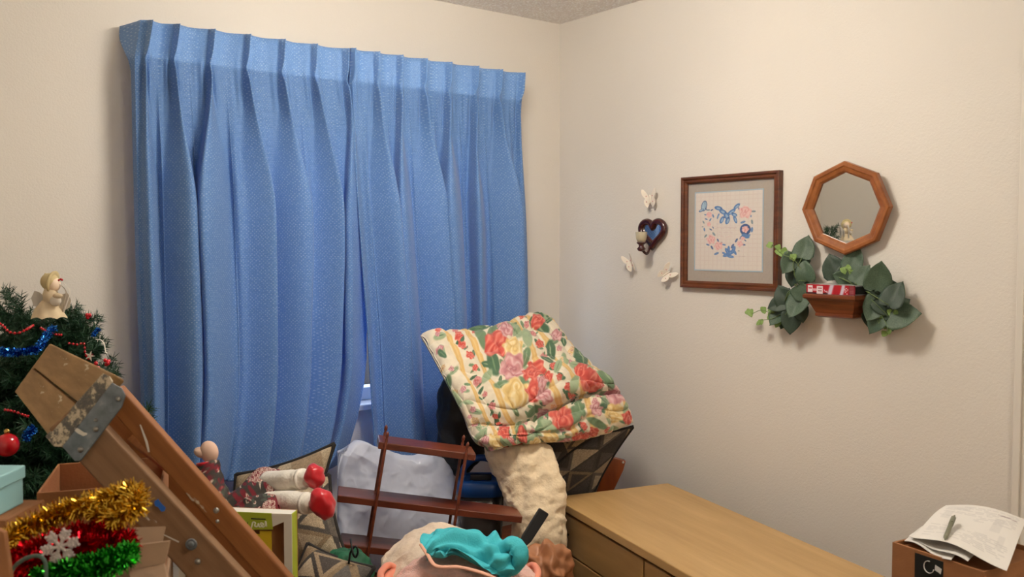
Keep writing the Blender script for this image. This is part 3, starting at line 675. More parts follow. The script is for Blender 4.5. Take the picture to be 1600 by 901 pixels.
dpart('plinth', 'gap_dark', .03, DL-.03, .05, DD-.03, 0, .06)
NR = 5; rows = [(ZD-.030-(i+1)*.124, ZD-.030-i*.124-.004) for i in range(NR)]
cols = [(.018, .545), (.553, 1.015), (1.023, DL-.018)]
for ci_, (a0, a1) in enumerate(cols):
    for z0, z1 in rows:
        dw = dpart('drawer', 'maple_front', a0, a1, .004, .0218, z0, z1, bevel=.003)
        kc = o0+dl*(a0+.085)-dn*(-.004)+ZU*((z0+z1)/2)
        G().lathe([(.004, 0), (.004, .010), (.010, .014), (.012, .020), (.008, .025), (.002, .026)], kc, 14, ax=[dl, ZU, -dn]).make('knob', 'knob_metal', dw, True)

# ---------------------------------------------------------------- wooden chair in the corner, cushions piled on it
wood('chair_wood', (120, 54, 20), (168, 84, 36), .35, (30, 30, 5))
chx, chy = 2.085, 2.565
ch = thing('wooden_chair', 'reddish wooden chair in the corner buried under cushions', 'chair', (chx, chy, 0))
hw_, hd_ = .20, .19
for sx in (-1, 1):
    for sy in (-1, 1):
        top = .45
        G().box2((chx+sx*hw_-.018, chy+sy*hd_-.018, 0), (chx+sx*hw_+.018, chy+sy*hd_+.018, top)).make('leg', 'chair_wood', ch, bevel=.004)
G().box2((chx-hw_-.025, chy-hd_-.025, .4505), (chx+hw_+.025, chy+hd_+.025, .475)).make('seat', 'chair_wood', ch, bevel=.006)
sl = P(957, 735, 3.22); 
bp = [P(944, 735, 3.24), P(958, 715, 3.24), P(978, 720, 3.24), P(974, 735, 3.24), P(958, 768, 3.24), P(930, 775, 3.24)]
side = G().prism(bp, fwH*.028).make('backrest_end', 'chair_wood', ch, bevel=.003)
bq = bp[2]*.62+bp[3]*.2+bp[1]*.18
G().lathe([(.0005, -.0012), (.0042, -.001), (.0042, .0005)], bq-fw*.0012, 10, ax=[rt, up, fw]).make('screw', 'rod_metal', side, True)
G().box2((chx+.02, chy-hd_-.02, .4755), (chx+hw_+.015, chy-hd_+.01, .60)).make('back_post', 'chair_wood', ch, bevel=.004)

def tri_paint(U, V, s, seed, ang=0):
    """triangle patchwork: nested triangles in greys, tans and creams"""
    a = math.radians(ang); x = (U*math.cos(a)-V*math.sin(a))/s; y = (U*math.sin(a)+V*math.cos(a))/s
    h = math.sqrt(3)/2; r = np.floor(y/h); fy = y/h-r; q = x-r*.5; k = np.floor(q-fy*.5+0); 
    # lattice coordinates
    a_ = x-y/(2*h); b_ = y/h; i = np.floor(a_); j = np.floor(b_); fa = a_-i; fb = b_-j; upt = (fa+fb) < 1
    l0 = np.where(upt, 1-fa-fb, fa+fb-1); l1 = np.where(upt, fa, 1-fa); l2 = np.where(upt, fb, 1-fb); e = np.minimum(np.minimum(l0, l1), l2)
    hsh = ((i*73856093).astype(np.int64) ^ (j*19349663).astype(np.int64) ^ (upt.astype(np.int64)*83492791) ^ seed*7919) & 0xffff
    pal = np.array([(86, 80, 74), (170, 148, 120), (196, 178, 150), (112, 102, 92), (150, 128, 100), (72, 66, 62)]); inn = np.array([(112, 106, 100), (196, 176, 148), (168, 144, 112), (84, 76, 70), (186, 166, 138), (96, 90, 84)])
    c = pal[hsh % 6]; c2 = inn[(hsh//7) % 6]; same = (hsh//50) % 3 == 0
    out = np.where((e > .12)[..., None] & ~same[..., None], c2, c).astype(float)
    sp = rng.uniform(.86, 1.08, out.shape[:2])[..., None]; return np.clip(out*sp, 0, 255)
mat('cushion_weave', (0, 0, 0), .95, attr=True, var=.2, vs=160, bump=.5, bs=420); mat('piping', (36, 32, 30), .9)
def cushion(name, label, c, axes, half, thick, seed, s=.075, ang=0, group='triangle-pattern cushions', sag=.0):
    t = thing(name, label, 'cushion', c-np.array([0, 0, half*.8]), group)
    n = 130; u = np.linspace(-1, 1, n); U, V = np.meshgrid(u, u); ex, ey, ez = [np.asarray(q) for q in axes]
    prof = np.clip((1-np.abs(U)**2.6), 0, 1)**.55*np.clip((1-np.abs(V)**2.6), 0, 1)**.55
    pin = 1-.10*(1-np.abs(V)**2)*np.abs(U)**2; pin2 = 1-.10*(1-np.abs(U)**2)*np.abs(V)**2
    Vs = []; Fs = []; cols = []
    for sd in (1, -1):
        hgt = prof*thick*(1+.10*pnoise(np.stack([U.ravel()*2, V.ravel()*2, np.full(U.size, seed*1.3+sd)], 1), seed).reshape(U.shape))
        W = c+ex*(U*half*pin)[..., None]+ey*(V*half*pin2-sag*(1-U*U))[..., None]+ez*(sd*hgt)[..., None]
        Vs.append(W.reshape(-1, 3)); Fs.append(gridfaces(n, n, len(Vs[:-1])*n*n, sd < 0)); cols.append(tri_paint(U*half, V*half, s, seed, ang).reshape(-1, 3))
    mk('cover', np.concatenate(Vs), np.concatenate(Fs), 'cushion_weave', t, True, col=np.concatenate(cols))
    e = [(q, -1) for q in u[::4]]+[(1, q) for q in u[::4]]+[(q, 1) for q in u[::-4]]+[(-1, q) for q in u[::-4]]
    pts = []
    for a_, b_ in e:
        p_ = c+ex*(a_*half*(1-.10*(1-b_*b_)*a_*a_))+ey*(b_*half*(1-.10*(1-a_*a_)*b_*b_)-sag*(1-a_*a_))
        if not pts or np.linalg.norm(p_-pts[-1]) > 1e-4: pts.append(p_)
    if np.linalg.norm(pts[0]-pts[-1]) < 1e-4: pts.pop()
    G().tube(np.array(pts), .006, 7, closed=True).make('piping', 'piping', t, True)
    return t
def face_axes(roll, tilt=0, yaw=0):
    """a square facing the camera: roll ccw in the image, tilt leans the top back, yaw turns it"""
    y = math.radians(yaw); ex = rtH*math.cos(y)+fwH*math.sin(y); ez = np.cross(ex, ZU); ez = -np.cross(ZU, ex); 
    n = -(-rtH*math.sin(y)+fwH*math.cos(y)); t = math.radians(tilt); ey = ZU*math.cos(t)-n*math.sin(t); n2 = n*math.cos(t)+ZU*math.sin(t)
    r = math.radians(roll); return ex*math.cos(r)+ey*math.sin(r), -ex*math.sin(r)+ey*math.cos(r), n2
cushion('throw_cushion', 'triangle-pattern cushion under the floral comforter, above the dresser end', P(889, 734, 3.16), (nrm(rtH*.97+ZU*.12+fwH*.05), nrm(rtH*.50+ZU*.82+fwH*.15), nrm(-fwH+ZU*.16)), .150, .045, 31, .10, 12)
cushion('throw_cushion', 'triangle-pattern cushion corner peeking out just below the comforter hem', P(868, 668, 3.12), face_axes(38, 20, -5), .105, .035, 35, .09, 40)

# ---------------------------------------------------------------- floral comforter
CTRL = [[(661, 515, 2.96), (722, 511, 3.06), (782, 501, 3.16), (826, 487, 3.27), (858, 490, 3.33)],
        [(676, 543, 2.90), (738, 540, 2.97), (800, 531, 3.05), (850, 518, 3.18), (884, 525, 3.28)],
        [(700, 590, 2.83), (757, 585, 2.88), (818, 577, 2.95), (880, 560, 3.08), (922, 565, 3.20)],
        [(722, 638, 2.78), (780, 632, 2.81), (842, 620, 2.87), (915, 595, 3.02), (960, 596, 3.14)],
        [(738, 670, 2.77), (795, 664, 2.83), (850, 646, 2.91), (925, 615, 3.06), (972, 612, 3.16)],
        [(750, 688, 2.75), (804, 679, 2.78), (862, 664, 2.84), (935, 640, 3.00), (984, 632, 3.12)],
        [(766, 706, 2.76), (812, 693, 2.80), (872, 692, 2.86), (940, 682, 3.02), (992, 660, 3.12)]]
nu, nv = 400, 320
W, GX, GY = patch(CTRL, nu, nv)
U, V = np.meshgrid(np.linspace(0, 1, nu), np.linspace(0, 1, nv))
p = Paint(GX, GY, (236, 224, 200))
cr = pnoise(np.stack([GX.ravel()/9, GY.ravel()/9, np.zeros(GX.size)], 1), 5).reshape(GX.shape)
GRN, DG, LG = (112, 140, 104), (74, 108, 80), (158, 176, 140)
RED, DR, LR = (214, 92, 78), (178, 56, 52), (240, 156, 136)
PNK, DPK, LPK = (208, 146, 148), (168, 100, 108), (238, 206, 204)
YEL, DY_, LY = (236, 206, 140), (206, 164, 92), (250, 236, 196)
for uc, w_ in ((.125, .016), (.262, .020), (.585, .018), (.70, .016), (.94, .016)):
    uw = U+.004*np.sin(V*24)
    p.put(np.clip((w_-np.abs(uw-uc))/.004, 0, 1)*.92, (228, 186, 112)); p.put(np.clip((w_*.3-np.abs(uw-uc))/.004, 0, 1)*.5, (240, 214, 160))
r3 = np.random.default_rng(12)
# small red flower garlands inside the stripe pairs
for uc in (.193, .645):
    for vv in np.linspace(.04, .97, 15):
        i = int(vv*(nv-1)); j = int((uc+r3.uniform(-.014, .014))*(nu-1)); x, y = GX[i, j], GY[i, j]
        for _ in range(3): p.leaf(x+r3.uniform(-7, 7), y+r3.uniform(-7, 7), r3.uniform(4, 7), r3.uniform(0, 180), DG if r3.random() < .6 else GRN)
        p.flower(x, y, r3.uniform(4, 7.5), DR, RED if r3.random() < .7 else PNK, LR, r3.uniform(0, 6))
for uc in (.05,):
    for vv in np.linspace(.08, .95, 9):
        i = int(vv*(nv-1)); j = int((uc+r3.uniform(-.02, .02))*(nu-1)); x, y = GX[i, j], GY[i, j]
        p.leaf(x+4, y+3, r3.uniform(7, 11), r3.uniform(0, 180), LG, DG); p.flower(x, y, r3.uniform(4, 6), DPK, PNK, LPK, vv*9)
for _ in range(150):
    uu = r3.choice([r3.uniform(.29, .56), r3.uniform(.73, .91), r3.uniform(.0, .1)], p=[.55, .35, .1]); i = int(r3.uniform(.02, .98)*(nv-1)); j = int(uu*(nu-1)); x, y = GX[i, j], GY[i, j]
    if r3.random() < .68: p.leaf(x, y, r3.uniform(5, 11), r3.uniform(0, 180), [GRN, DG, LG][r3.integers(3)], [LG, GRN][r3.integers(2)])
    else: p.flower(x, y, r3.uniform(3, 6), DPK, [PNK, RED, YEL][r3.integers(3)], LPK, r3.uniform(0, 6))
# leaves around the big bouquets
for x, y, r, a in [(745,512,18,10),(752,530,20,60),(768,520,14,120),(800,515,22,40),(822,530,18,80),(770,570,22,70),(760,590,16,120),(820,560,16,100),(790,603,22,170),(812,600,20,30),(848,590,18,60),(853,565,12,20),(832,640,16,150),(785,548,16,90),(846,515,14,30),(838,500,12,60),(860,550,16,70),(870,575,14,110),(905,560,20,60),(930,560,18,40),(945,590,20,50),(895,600,16,120),(900,575,14,20),(925,610,12,170),(860,668,18,20),(850,690,20,150),(895,650,22,140),(905,640,14,60),(880,685,18,10),(930,660,16,30),(950,640,20,10),(965,600,18,140),(975,640,14,100),(820,685,18,160),(790,690,14,30),(905,690,14,20),(700,600,16,90),(712,620,18,60),(740,690,16,120),(755,700,12,30),(690,555,10,50),(968,655,12,30),(940,545,14,130),(915,540,12,20)]:
    p.leaf(x, y, r, a, [GRN, DG, LG][r3.integers(3)], [LG, GRN][r3.integers(2)])
for x, y, r, k, ph in [(776,540,21,'r',1),(800,545,17,'y',2),(790,518,12,'p',3),(800,577,21,'p',4),(835,580,15,'r',5),(826,588,12,'r',1),(806,615,23,'y',2),(836,612,16,'r',3),(850,618,13,'p',4),(855,592,8,'r',2),(845,600,9,'p',1),(838,505,10,'r',5),(866,528,9,'p',2),(920,596,17,'r',6),(940,572,12,'y',1),(905,580,9,'r',2),(876,655,17,'r',2),(847,645,10,'p',5),(962,618,17,'p',3),(957,646,15,'y',4),(978,652,11,'r',1),(858,684,12,'y',3),(900,682,10,'r',5),(882,690,9,'p',4),(835,690,10,'y',1),(815,680,8,'r',2),(930,640,10,'p',1),(788,676,9,'r',3),(925,675,9,'r',4),(772,690,10,'y',5)]:
    q = {'r': (DR, RED, LR), 'p': (DPK, PNK, LPK), 'y': (DY_, YEL, LY)}[k]; p.flower(x, y, r, *q, ph)
colr = np.clip(p.c*(.93+.05*cr[..., None]), 0, 255)
# quilting: puffs between stitched lines, plus the long crease above the bottom flap
q1 = np.abs(np.sin(np.pi*(U*7+.25*np.sin(V*9)))); q2 = np.abs(np.sin(np.pi*(V*6+.25*np.sin(U*11+1))))
dsp = .014*(np.minimum(q1, q2)**.5)+wrinkle(W, 12, 41, .016, .45)+wrinkle(W, 40, 43, .003, .5)
crease = np.exp(-((V-.70-.03*np.sin(U*7))/.022)**2)*sstep(.15, .4, U); dsp -= .022*crease
dsp -= .012*np.exp(-((V-.85+.05*np.sin(U*9))/.016)**2)*sstep(.0, .3, U)*(1-sstep(.55, .8, U))
mat('comforter_cotton', (0, 0, 0), .85, attr=True, var=.05, vs=60, bump=.15, bs=300, sheen=.2)
o = cloth('comforter', W, 'comforter_cotton', None, dsp, .045, colr)
tag(o, 'cream floral striped comforter with red roses heaped in the room corner', 'comforter')

# ---------------------------------------------------------------- beige quilt, dark bag, bin
mat('quilt_beige', (224, 204, 172), .85, var=.10, vs=25, bump=.3, bs=120, sheen=.2)
path = np.array([P(803, 672, 2.90), P(806, 700, 2.88), P(826, 740, 2.84), P(840, 785, 2.80), P(841, 830, 2.77), P(838, 888, 2.75)])
ctr = catmull(path, 90); nn = 80; th = np.linspace(0, 2*np.pi, nn, endpoint=False)
tt = np.gradient(ctr, axis=0); tt /= np.linalg.norm(tt, axis=1, keepdims=True)
b_ = np.cross(tt, fwH); b_ /= np.linalg.norm(b_, axis=1, keepdims=True); d_ = np.cross(b_, tt)
rad = np.interp(np.linspace(0, 1, 90), [0, .1, .4, .7, .9, 1], [.06, .082, .094, .080, .078, .074])
V = ctr[:, None]+rad[:, None, None]*(b_[:, None]*np.cos(th)[None, :, None]+d_[:, None]*(.62*np.sin(th))[None, :, None])
dirn = (V-ctr[:, None]); dirn /= np.linalg.norm(dirn, axis=2, keepdims=True)
s_ = np.linspace(0, 1, 90)[:, None]; tw = np.abs(np.sin(np.pi*(s_*9+1.2*np.sin(th[None]*2+s_*5)+.8*np.sin(th[None]*3+2+s_*9))))**.5*np.abs(np.sin(th[None]*5+s_*7))**.4
Q = V.reshape(-1, 3); wr = (pnoise(Q*10, 3)*.018+pnoise(Q*45, 4)*.004+(ridged(Q*np.array([18, 18, 26]), 6)-.6)*.007+(ridged(Q*np.array([46, 46, 60]), 8)-.6)*.003).reshape(90, nn)
V = V+dirn*(wr+.007*tw)[..., None]
F = [[i*nn+j, i*nn+(j+1) % nn, (i+1)*nn+(j+1) % nn, (i+1)*nn+j] for i in range(89) for j in range(nn)]+[list(range(nn))[::-1], list(range(89*nn, 90*nn))]
o = mk('quilt', V.reshape(-1, 3), F, 'quilt_beige', None, True); tag(o, 'rolled beige quilt hanging below the floral comforter', 'quilt')
mat('bag_black', (16, 17, 22), .5, var=.2, bump=.2)
o = lump('black_bag', P(722, 655, 3.02), (.085, .07, .19), 'bag_black', None, 60, 40, 16, .02, 5, [rtH, fwH, ZU]); tag(o, 'black bag in the shadow behind the comforter, above the blue lid', 'bag')
mat('lid_blue', (22, 70, 138), .35, var=.06); 
m, nt, b = newmat('bin_smoke'); b.inputs['Base Color'].default_value = l4((58, 52, 50)); b.inputs['Roughness'].default_value = .25
mat('label_white', (206, 204, 200), .5)
bc_ = P(752, 770, 2.95); TAB = .55
bn = thing('food_bin', 'dark storage bin with a blue lid beside the rolled quilt', 'bin', (bc_[0], bc_[1], TAB))
zl = P(757, 765, 2.93)[2]
bax = [rtH, fwH, ZU]
G().lathe([(.060, 0), (.064, .01), (.074, zl-TAB-.004), (.070, zl-TAB-.004)], (bc_[0], bc_[1], TAB), 40, bax, 1, .95, .55).make('body', 'bin_smoke', bn, True)
G().lathe([(.070, -.012), (.080, -.010), (.081, .020), (.077, .030), (.070, .036), (.045, .036), (.040, .030)], (bc_[0], bc_[1], zl), 40, bax, 1, .95, .55).make('lid', 'lid_blue', bn, True)
hp = [np.array([bc_[0], bc_[1], zl])+rtH*x+fwH*.02+ZU*z for x, z in ((-.060, .03), (-.056, .062), (-.03, .088), (.0, .095), (.03, .088), (.056, .062), (.060, .03))]
G().tube(catmull(np.array(hp), 24), .011, 10).make('handle', 'lid_blue', bn, True)
G().box(np.array([bc_[0], bc_[1], zl])-fwH*.030+ZU*.044, (.034, .010, .010), [rtH, fwH, ZU]).make('flap', 'bag_black', bn, bevel=.004)
lb = np.array([bc_[0], bc_[1], zl-.035])-fwH*.0715+rtH*.018
G().box(lb, (.020, .0008, .0055), [nrm(rtH+ZU*.18), fwH, ZU]).make('label', 'label_white', bn)

# ---------------------------------------------------------------- low table that carries the pile (below the frame)
wood('table_wood', (92, 62, 38), (120, 84, 54), .5, (4, 40, 40))
TX0, TX1, TY0, TY1 = .78, 1.72, 1.52, 2.58
tb = thing('low_table', 'low wooden table hidden under the heaped household things', 'table', ((TX0+TX1)/2, (TY0+TY1)/2, 0))
G().box2((TX0, TY0, TAB-.03), (TX1, TY1, TAB-.0005)).make('tabletop', 'table_wood', tb, bevel=.004)
for x in (TX0+.06, TX1-.06):
    for y in (TY0+.06, TY1-.06): G().box2((x-.025, y-.025, 0), (x+.025, y+.025, TAB-.031)).make('leg', 'table_wood', tb, bevel=.003)

# ---------------------------------------------------------------- white plastic sheeting
m = mat('white_plastic', (232, 237, 252), .25, var=.03, trans=.35, coat=.2)
CT = [[(540, 712, 2.80), (566, 686, 2.84), (600, 700, 2.90), (650, 706, 2.96), (712, 714, 3.02)],
      [(530, 740, 2.80), (570, 728, 2.83), (615, 726, 2.89), (665, 728, 2.92), (716, 745, 3.0)],
      [(527, 800, 2.80), (580, 800, 2.82), (625, 800, 2.86), (680, 800, 2.90), (718, 800, 2.96)],
      [(525, 860, 2.78), (580, 860, 2.80), (630, 860, 2.83), (690, 860, 2.87), (720, 850, 2.92)],
      [(525, 892, 2.76), (580, 893, 2.78), (630, 893, 2.80), (690, 893, 2.84), (720, 880, 2.90)]]
W, gx, gy = patch(CT, 200, 170)
o = cloth('plastic_sheet', W, 'white_plastic', None, wrinkle(W, 8, 61, .022, .8)+wrinkle(W, 26, 62, .005, .7), .05)
tag(o, 'crumpled white plastic bag behind the dowel shelf under the window', 'plastic bag')

# ---------------------------------------------------------------- dowel shelf leaning in front of it
wood('mahogany', (78, 34, 20), (118, 56, 34), .32, (8, 40, 40))
ws_ = thing('dowel_shelf', 'tilted mahogany shelf rack with three boards and thin dowels', 'shelf rack', (*P(650, 840, 2.68)[:2], TAB))
O_ = P(650, 740, 2.68); r_ = math.radians(-9.5); y_ = math.radians(10)
ex = rtH*math.cos(y_)+fwH*math.sin(y_); ed = -rtH*math.sin(y_)+fwH*math.cos(y_)
ex2 = ex*math.cos(r_)+ZU*math.sin(r_); ez2 = -ex*math.sin(r_)+ZU*math.cos(r_)
def Msh(x, d, z): c = O_+ex2*x+ed*d+ez2*z; R = np.array([ex2, ed, ez2]).T; return Matrix([[*R[i], c[i]] for i in range(3)]+[[0, 0, 0, 1]])
for z, x0, x1 in ((.080, -.125, .158), (-.085, -.215, .325), (-.222, -.185, .30)):
    g = G(); h = .052
    g.prism([(x0, -h, -.010), (x1, -h, -.010), (x1, h, -.010), (x0, h, -.010)], (0, 0, .020)).make('shelf_board', 'mahogany', ws_, M=Msh(0, 0, z), bevel=.002)
for x in (-.105, .128):
    for d_ in (-.0565, .042):
        pr = [(.0035, -.30), (.0045, -.29), (.0045, .100), (.0028, .104), (.005, .110), (.0048, .118), (.001, .124)]
        G().lathe(pr, (0, 0, 0), 10).make('dowel', 'mahogany', ws_, True, M=Msh(x, d_, 0))
# ---------------------------------------------------------------- cushions, doll, toy box on the table
cushion('throw_cushion', 'triangle-pattern cushion with upright corner against the blue curtain', P(429, 799, 2.62), (nrm(rtH*.95+ZU*.30), nrm(rtH*.16+ZU*.96+fwH*.22), nrm(-fwH+ZU*.2)), .150, .045, 51, .095, 5)
cushion('throw_cushion', 'plump triangle-pattern cushion behind the red doll shoes', P(462, 826, 2.44), face_axes(16, 22, 0), .116, .055, 57, .11, 25)
cushion('throw_cushion', 'triangle-pattern cushion at the lower frame edge beside the green cloth', P(505, 920, 2.28), face_axes(-20, 45, 0), .095, .04, 63, .10, 50)

mat('doll_dress', (0, 0, 0), .85, attr=True, var=.1, vs=80, bump=.2, bs=300); mat('doll_skin', (226, 190, 168), .7, var=.05); mat('doll_cotton', (232, 226, 214), .85, var=.06, bump=.3, bs=80); mat('red_satin', (190, 12, 30), .32, var=.12, sheen=.3); mat('yarn_hair', (96, 56, 30), .95, var=.3)
def calico(GX, GY, seed):
    r = np.random.default_rng(seed); p = Paint(GX, GY, (58, 54, 48)); x0, x1, y0, y1 = GX.min(), GX.max(), GY.min(), GY.max(); n = int((x1-x0)*(y1-y0)/55)+12
    for _ in range(n):
        x, y = r.uniform(x0, x1), r.uniform(y0, y1); k = r.random()
        if k < .45: p.ell(x, y, r.uniform(2.5, 6), r.uniform(2, 5), r.uniform(0, 180), (118, 26, 38))
        elif k < .62: p.ell(x, y, r.uniform(3, 7), r.uniform(2, 4), r.uniform(0, 180), (76, 84, 70))
        elif k < .80:
            p.ell(x, y, 2.6, 2.6, 0, (216, 190, 170)); p.ell(x, y, 1.3, 1.3, 0, (150, 40, 46))
        elif k < .93: p.line([(x, y), (x+r.uniform(-5, 5), y+r.uniform(-5, 5)), (x+r.uniform(-7, 7), y+r.uniform(-7, 7))], 1.1, (220, 200, 180))
        else: p.ell(x, y, 1.6, 1.6, 0, (206, 70, 74))
    return p
dl_ = thing('cloth_doll', 'cloth doll in dark floral dress with white stockings and red shoes', 'doll', P(430, 830, 2.38))
DC = [[(352, 775, 2.42), (385, 742, 2.48), (408, 726, 2.50), (440, 727, 2.48)],
      [(345, 790, 2.34), (385, 760, 2.38), (410, 748, 2.40), (428, 750, 2.38)],
      [(342, 815, 2.30), (380, 790, 2.28), (412, 778, 2.28), (432, 775, 2.28)],
      [(345, 835, 2.28), (380, 812, 2.24), (412, 804, 2.22), (434, 802, 2.22)],
      [(348, 850, 2.30), (380, 835, 2.26), (412, 830, 2.25), (432, 828, 2.25)]]
W, GX, GY = patch(DC, 150, 130); pt = calico(GX, GY, 5)
U, V = np.meshgrid(np.linspace(0, 1, 150), np.linspace(0, 1, 130))
for x, y in ((424, 795), (428, 762), (398, 742), (418, 735)):
    a = np.hypot((GX-x)/14, (GY-y)/12) < 1
    pt.put(a*.9, (128, 40, 48)); sw = np.sin(GX*1.6+2*np.sin(GY*.8))*np.sin(GY*1.5+2*np.sin(GX*.7)); pt.put(a*(sw > .05)*.9, (222, 206, 188))
pt.put((U > .955)*1.0, (120, 26, 40))
ds = wrinkle(W, 13, 71, .012, .5, (1, 1, 2.2))-.02*np.exp(-((V-.30-.1*U)/.05)**2)*(1-U*.5)
cloth('dress_skirt', W, 'doll_dress', dl_, ds, .05, pt.c)
sp = catmull(np.array([P(352, 800, 2.38), P(338, 770, 2.40), P(328, 745, 2.42), P(324, 722, 2.43)]), 26); nn = 28
rr_ = np.interp(np.linspace(0, 1, 26), [0, .5, .9, 1], [.036, .032, .030, .026])
g = G().tube(sp, rr_, nn); Va = np.array(g.V); k = Va-EYEP; dd = k@fw; gx = CX+FPX*(k@rt)/dd; gy = CY-FPX*(k@up)/dd
Va += (pnoise(Va*30, 3)*.012)[:, None]*nrm(np.array([1, -1, .2]))
mk('sleeve', Va, g.F, 'doll_dress', dl_, True, col=calico(gx[None], gy[None], 8).c[0])
g = G().tube(sp[-2:]+np.array([[0, 0, -.002], [0, 0, .002]]), .029, 20); g.make('cuff', 'red_satin', dl_, True)
hd = P(325, 706, 2.43)
hand = lump('hand', hd+rtH*.003, (.024, .017, .030), 'doll_skin', dl_, 32, 22, 10, .003, 2, [nrm(rtH+ZU*.25), fwH, nrm(ZU-rtH*.25)])
lump('thumb', hd-rtH*.018-ZU*.001, (.020, .014, .014), 'doll_skin', dl_, 20, 14, 10, .001, 3, [nrm(rtH-ZU*.35), fwH, nrm(ZU+rtH*.35)])
lump('bodice', P(335, 812, 2.42), (.06, .05, .055), 'doll_dress', dl_, 40, 30, 18, .012, 6, [rtH, fwH, ZU], col=np.tile(np.array([[78, 44, 44]]), (40*31, 1)))
lump('head', P(288, 812, 2.46), (.05, .05, .055), 'doll_skin', dl_, 32, 24, 6, .003, 4, [rtH, fwH, ZU])
lump('hair', P(284, 806, 2.48), (.058, .058, .058), 'yarn_hair', dl_, 48, 36, 60, .012, 4, [rtH, fwH, ZU])
for (a, b_, c_, tip, d_) in (((420, 754, 2.42), (450, 751, 2.35), (482, 747, 2.31), (492, 744), 2.30), ((418, 786, 2.36), (455, 784, 2.29), (488, 787, 2.25), (504, 787), 2.24)):
    pts = catmull(np.array([P(*a), P(*b_), P(*c_)]), 34); rd = np.interp(np.linspace(0, 1, 34), [0, .3, .62, .68, .80, .84, 1], [.031, .029, .0275, .0255, .0265, .0245, .022])
    g = G().tube(pts, rd, 28); Va = np.array(g.V); Va += (pnoise(Va*45, 9)*.005)[:, None]*nrm(EYEP-pts[10]); mk('stocking', Va, g.F, 'doll_cotton', dl_, True)
    lump('shoe', P(*tip, d_-.005), (.024 if tip[0] < 500 else .030, .026, .033 if tip[0] < 500 else .038), 'red_satin', dl_, 48, 34, 30, .010, int(tip[0]), [rtH, fwH, nrm(ZU-rtH*.15)])
    G().tube(np.array([pts[27]+fwH*.0, pts[29]]), .0275, 20).make('stocking_cuff', 'doll_cotton', dl_, True)

# toy box: open windowed carton
mat('carton_green', (170, 184, 52), .45, var=.06); mat('carton_white', (228, 224, 210), .45, var=.04); mat('carton_yellow', (222, 190, 40), .45, var=.05); mat('carton_kraft', (164, 112, 68), .8, var=.12, vs=20); mat('ink_black', (34, 40, 24), .6); mat('ink_white', (236, 238, 214), .5)
tx = thing('toy_box', 'green and yellow windowed toy carton behind the ladder', 'toy box', (*P(410, 850, 2.08)[:2], TAB))
TR = P(455.5, 803, 2.02); yw = math.radians(-8); bx_ = nrm(rtH*math.cos(yw)+fwH*math.sin(yw)); bd = np.array([-bx_[1], bx_[0], 0]); bd = bd if bd.dot(fwH) > 0 else -bd
PXM = 2.02/FPX; HB = TR[2]-TAB; WB = .27; DB = .036
roll = .055    # printed top edge dips to the left as the box leans
def tq(x, z, d): return TR-bx_*x+ZU*(-z-x*roll*0)+bd*d     # x left of the right edge, z below the top
def slab(name, m, x0, x1, z0, z1, d0, d1, par=tx, bevel=.0008): return G().prism([tq(x0, z0, d0), tq(x1, z0, d0), tq(x1, z1, d0), tq(x0, z1, d0)], bd*(d1-d0)).make(name, m, par, bevel=bevel)
slab('back_panel', 'carton_kraft', 0, WB, 0, HB, DB-.003, DB)
slab('side_panel', 'carton_green', 0, .002, .0, HB, .0022, DB-.0032); slab('side_panel', 'carton_white', WB-.002, WB, .0, HB, .0022, DB-.0032)
slab('base_panel', 'carton_white', .0022, WB-.0022, HB-.002, HB, .0022, DB-.0032)
slab('top_panel', 'carton_white', .0022, WB-.0022, 0, .002, .0022, DB-.0032)
g_ = G().prism([tq(0, 0, 0), tq(.046, 0, 0), tq(.044, .030, 0), tq(.018, .018, 0), tq(.018, HB, 0), tq(0, HB, 0)], bd*.002).make('white_frame', 'carton_white', tx)
hdp = G().prism([tq(.0465, 0, 0), tq(WB, 0, 0), tq(WB, .048, 0), tq(.044, .036, 0)], bd*.002).make('header_panel', 'carton_green', tx)
slab('yellow_panel', 'carton_yellow', .052, .080, .044, HB, .012, .014); slab('yellow_panel', 'carton_yellow', .080, WB-.01, .052, .068, .012, .014)
slab('inner_card', 'carton_kraft', .004, WB-.004, .02, HB-.002, .028, .030)
slab('printed_line', 'ink_black', .060, .094, .0125, .0150, -.0006, .0, hdp, 0)
sc_ = [(.094, .036), (.090, .022), (.084, .023), (.086, .029), (.080, .031), (.077, .024), (.075, .031), (.070, .030), (.072, .023), (.066, .024), (.068, .031), (.062, .029), (.060, .018), (.058, .030)]
G().tube(catmull(np.array([tq(x, z, -.0004) for x, z in sc_]), 60), .0017, 6).make('printed_script', 'ink_white', hdp, True)
G().prism([tq(x, z, -.0005) for x, z in ((.101, .020), (.104, .025), (.109, .025), (.113, .019), (.113, .035), (.109, .038), (.103, .037))], bd*.0004).make('printed_mark', 'ink_black', hdp)

# green cloth and cord
mat('green_cloth', (20, 86, 56), .7, var=.25, vs=30)
o = lump('green_cloth', P(545, 888, 2.36), (.065, .05, .05), 'green_cloth', None, 60, 40, 24, .025, 8, [nrm(rtH-ZU*.5), fwH, nrm(ZU+rtH*.5)], flatbase=TAB); tag(o, 'crumpled dark green cloth below the triangle cushion', 'cloth')
o = G().tube(catmull(np.array([P(545, 880, 2.30), P(548, 862, 2.30), P(556, 853, 2.30), P(559, 862, 2.30), P(556, 870, 2.30), P(552, 866, 2.29), P(549, 850, 2.30), P(548, 842, 2.32)]), 40), .0028, 7).make('cord', 'bag_black', None, True); tag(o, 'thin black cord loop above the green cloth', 'cord')

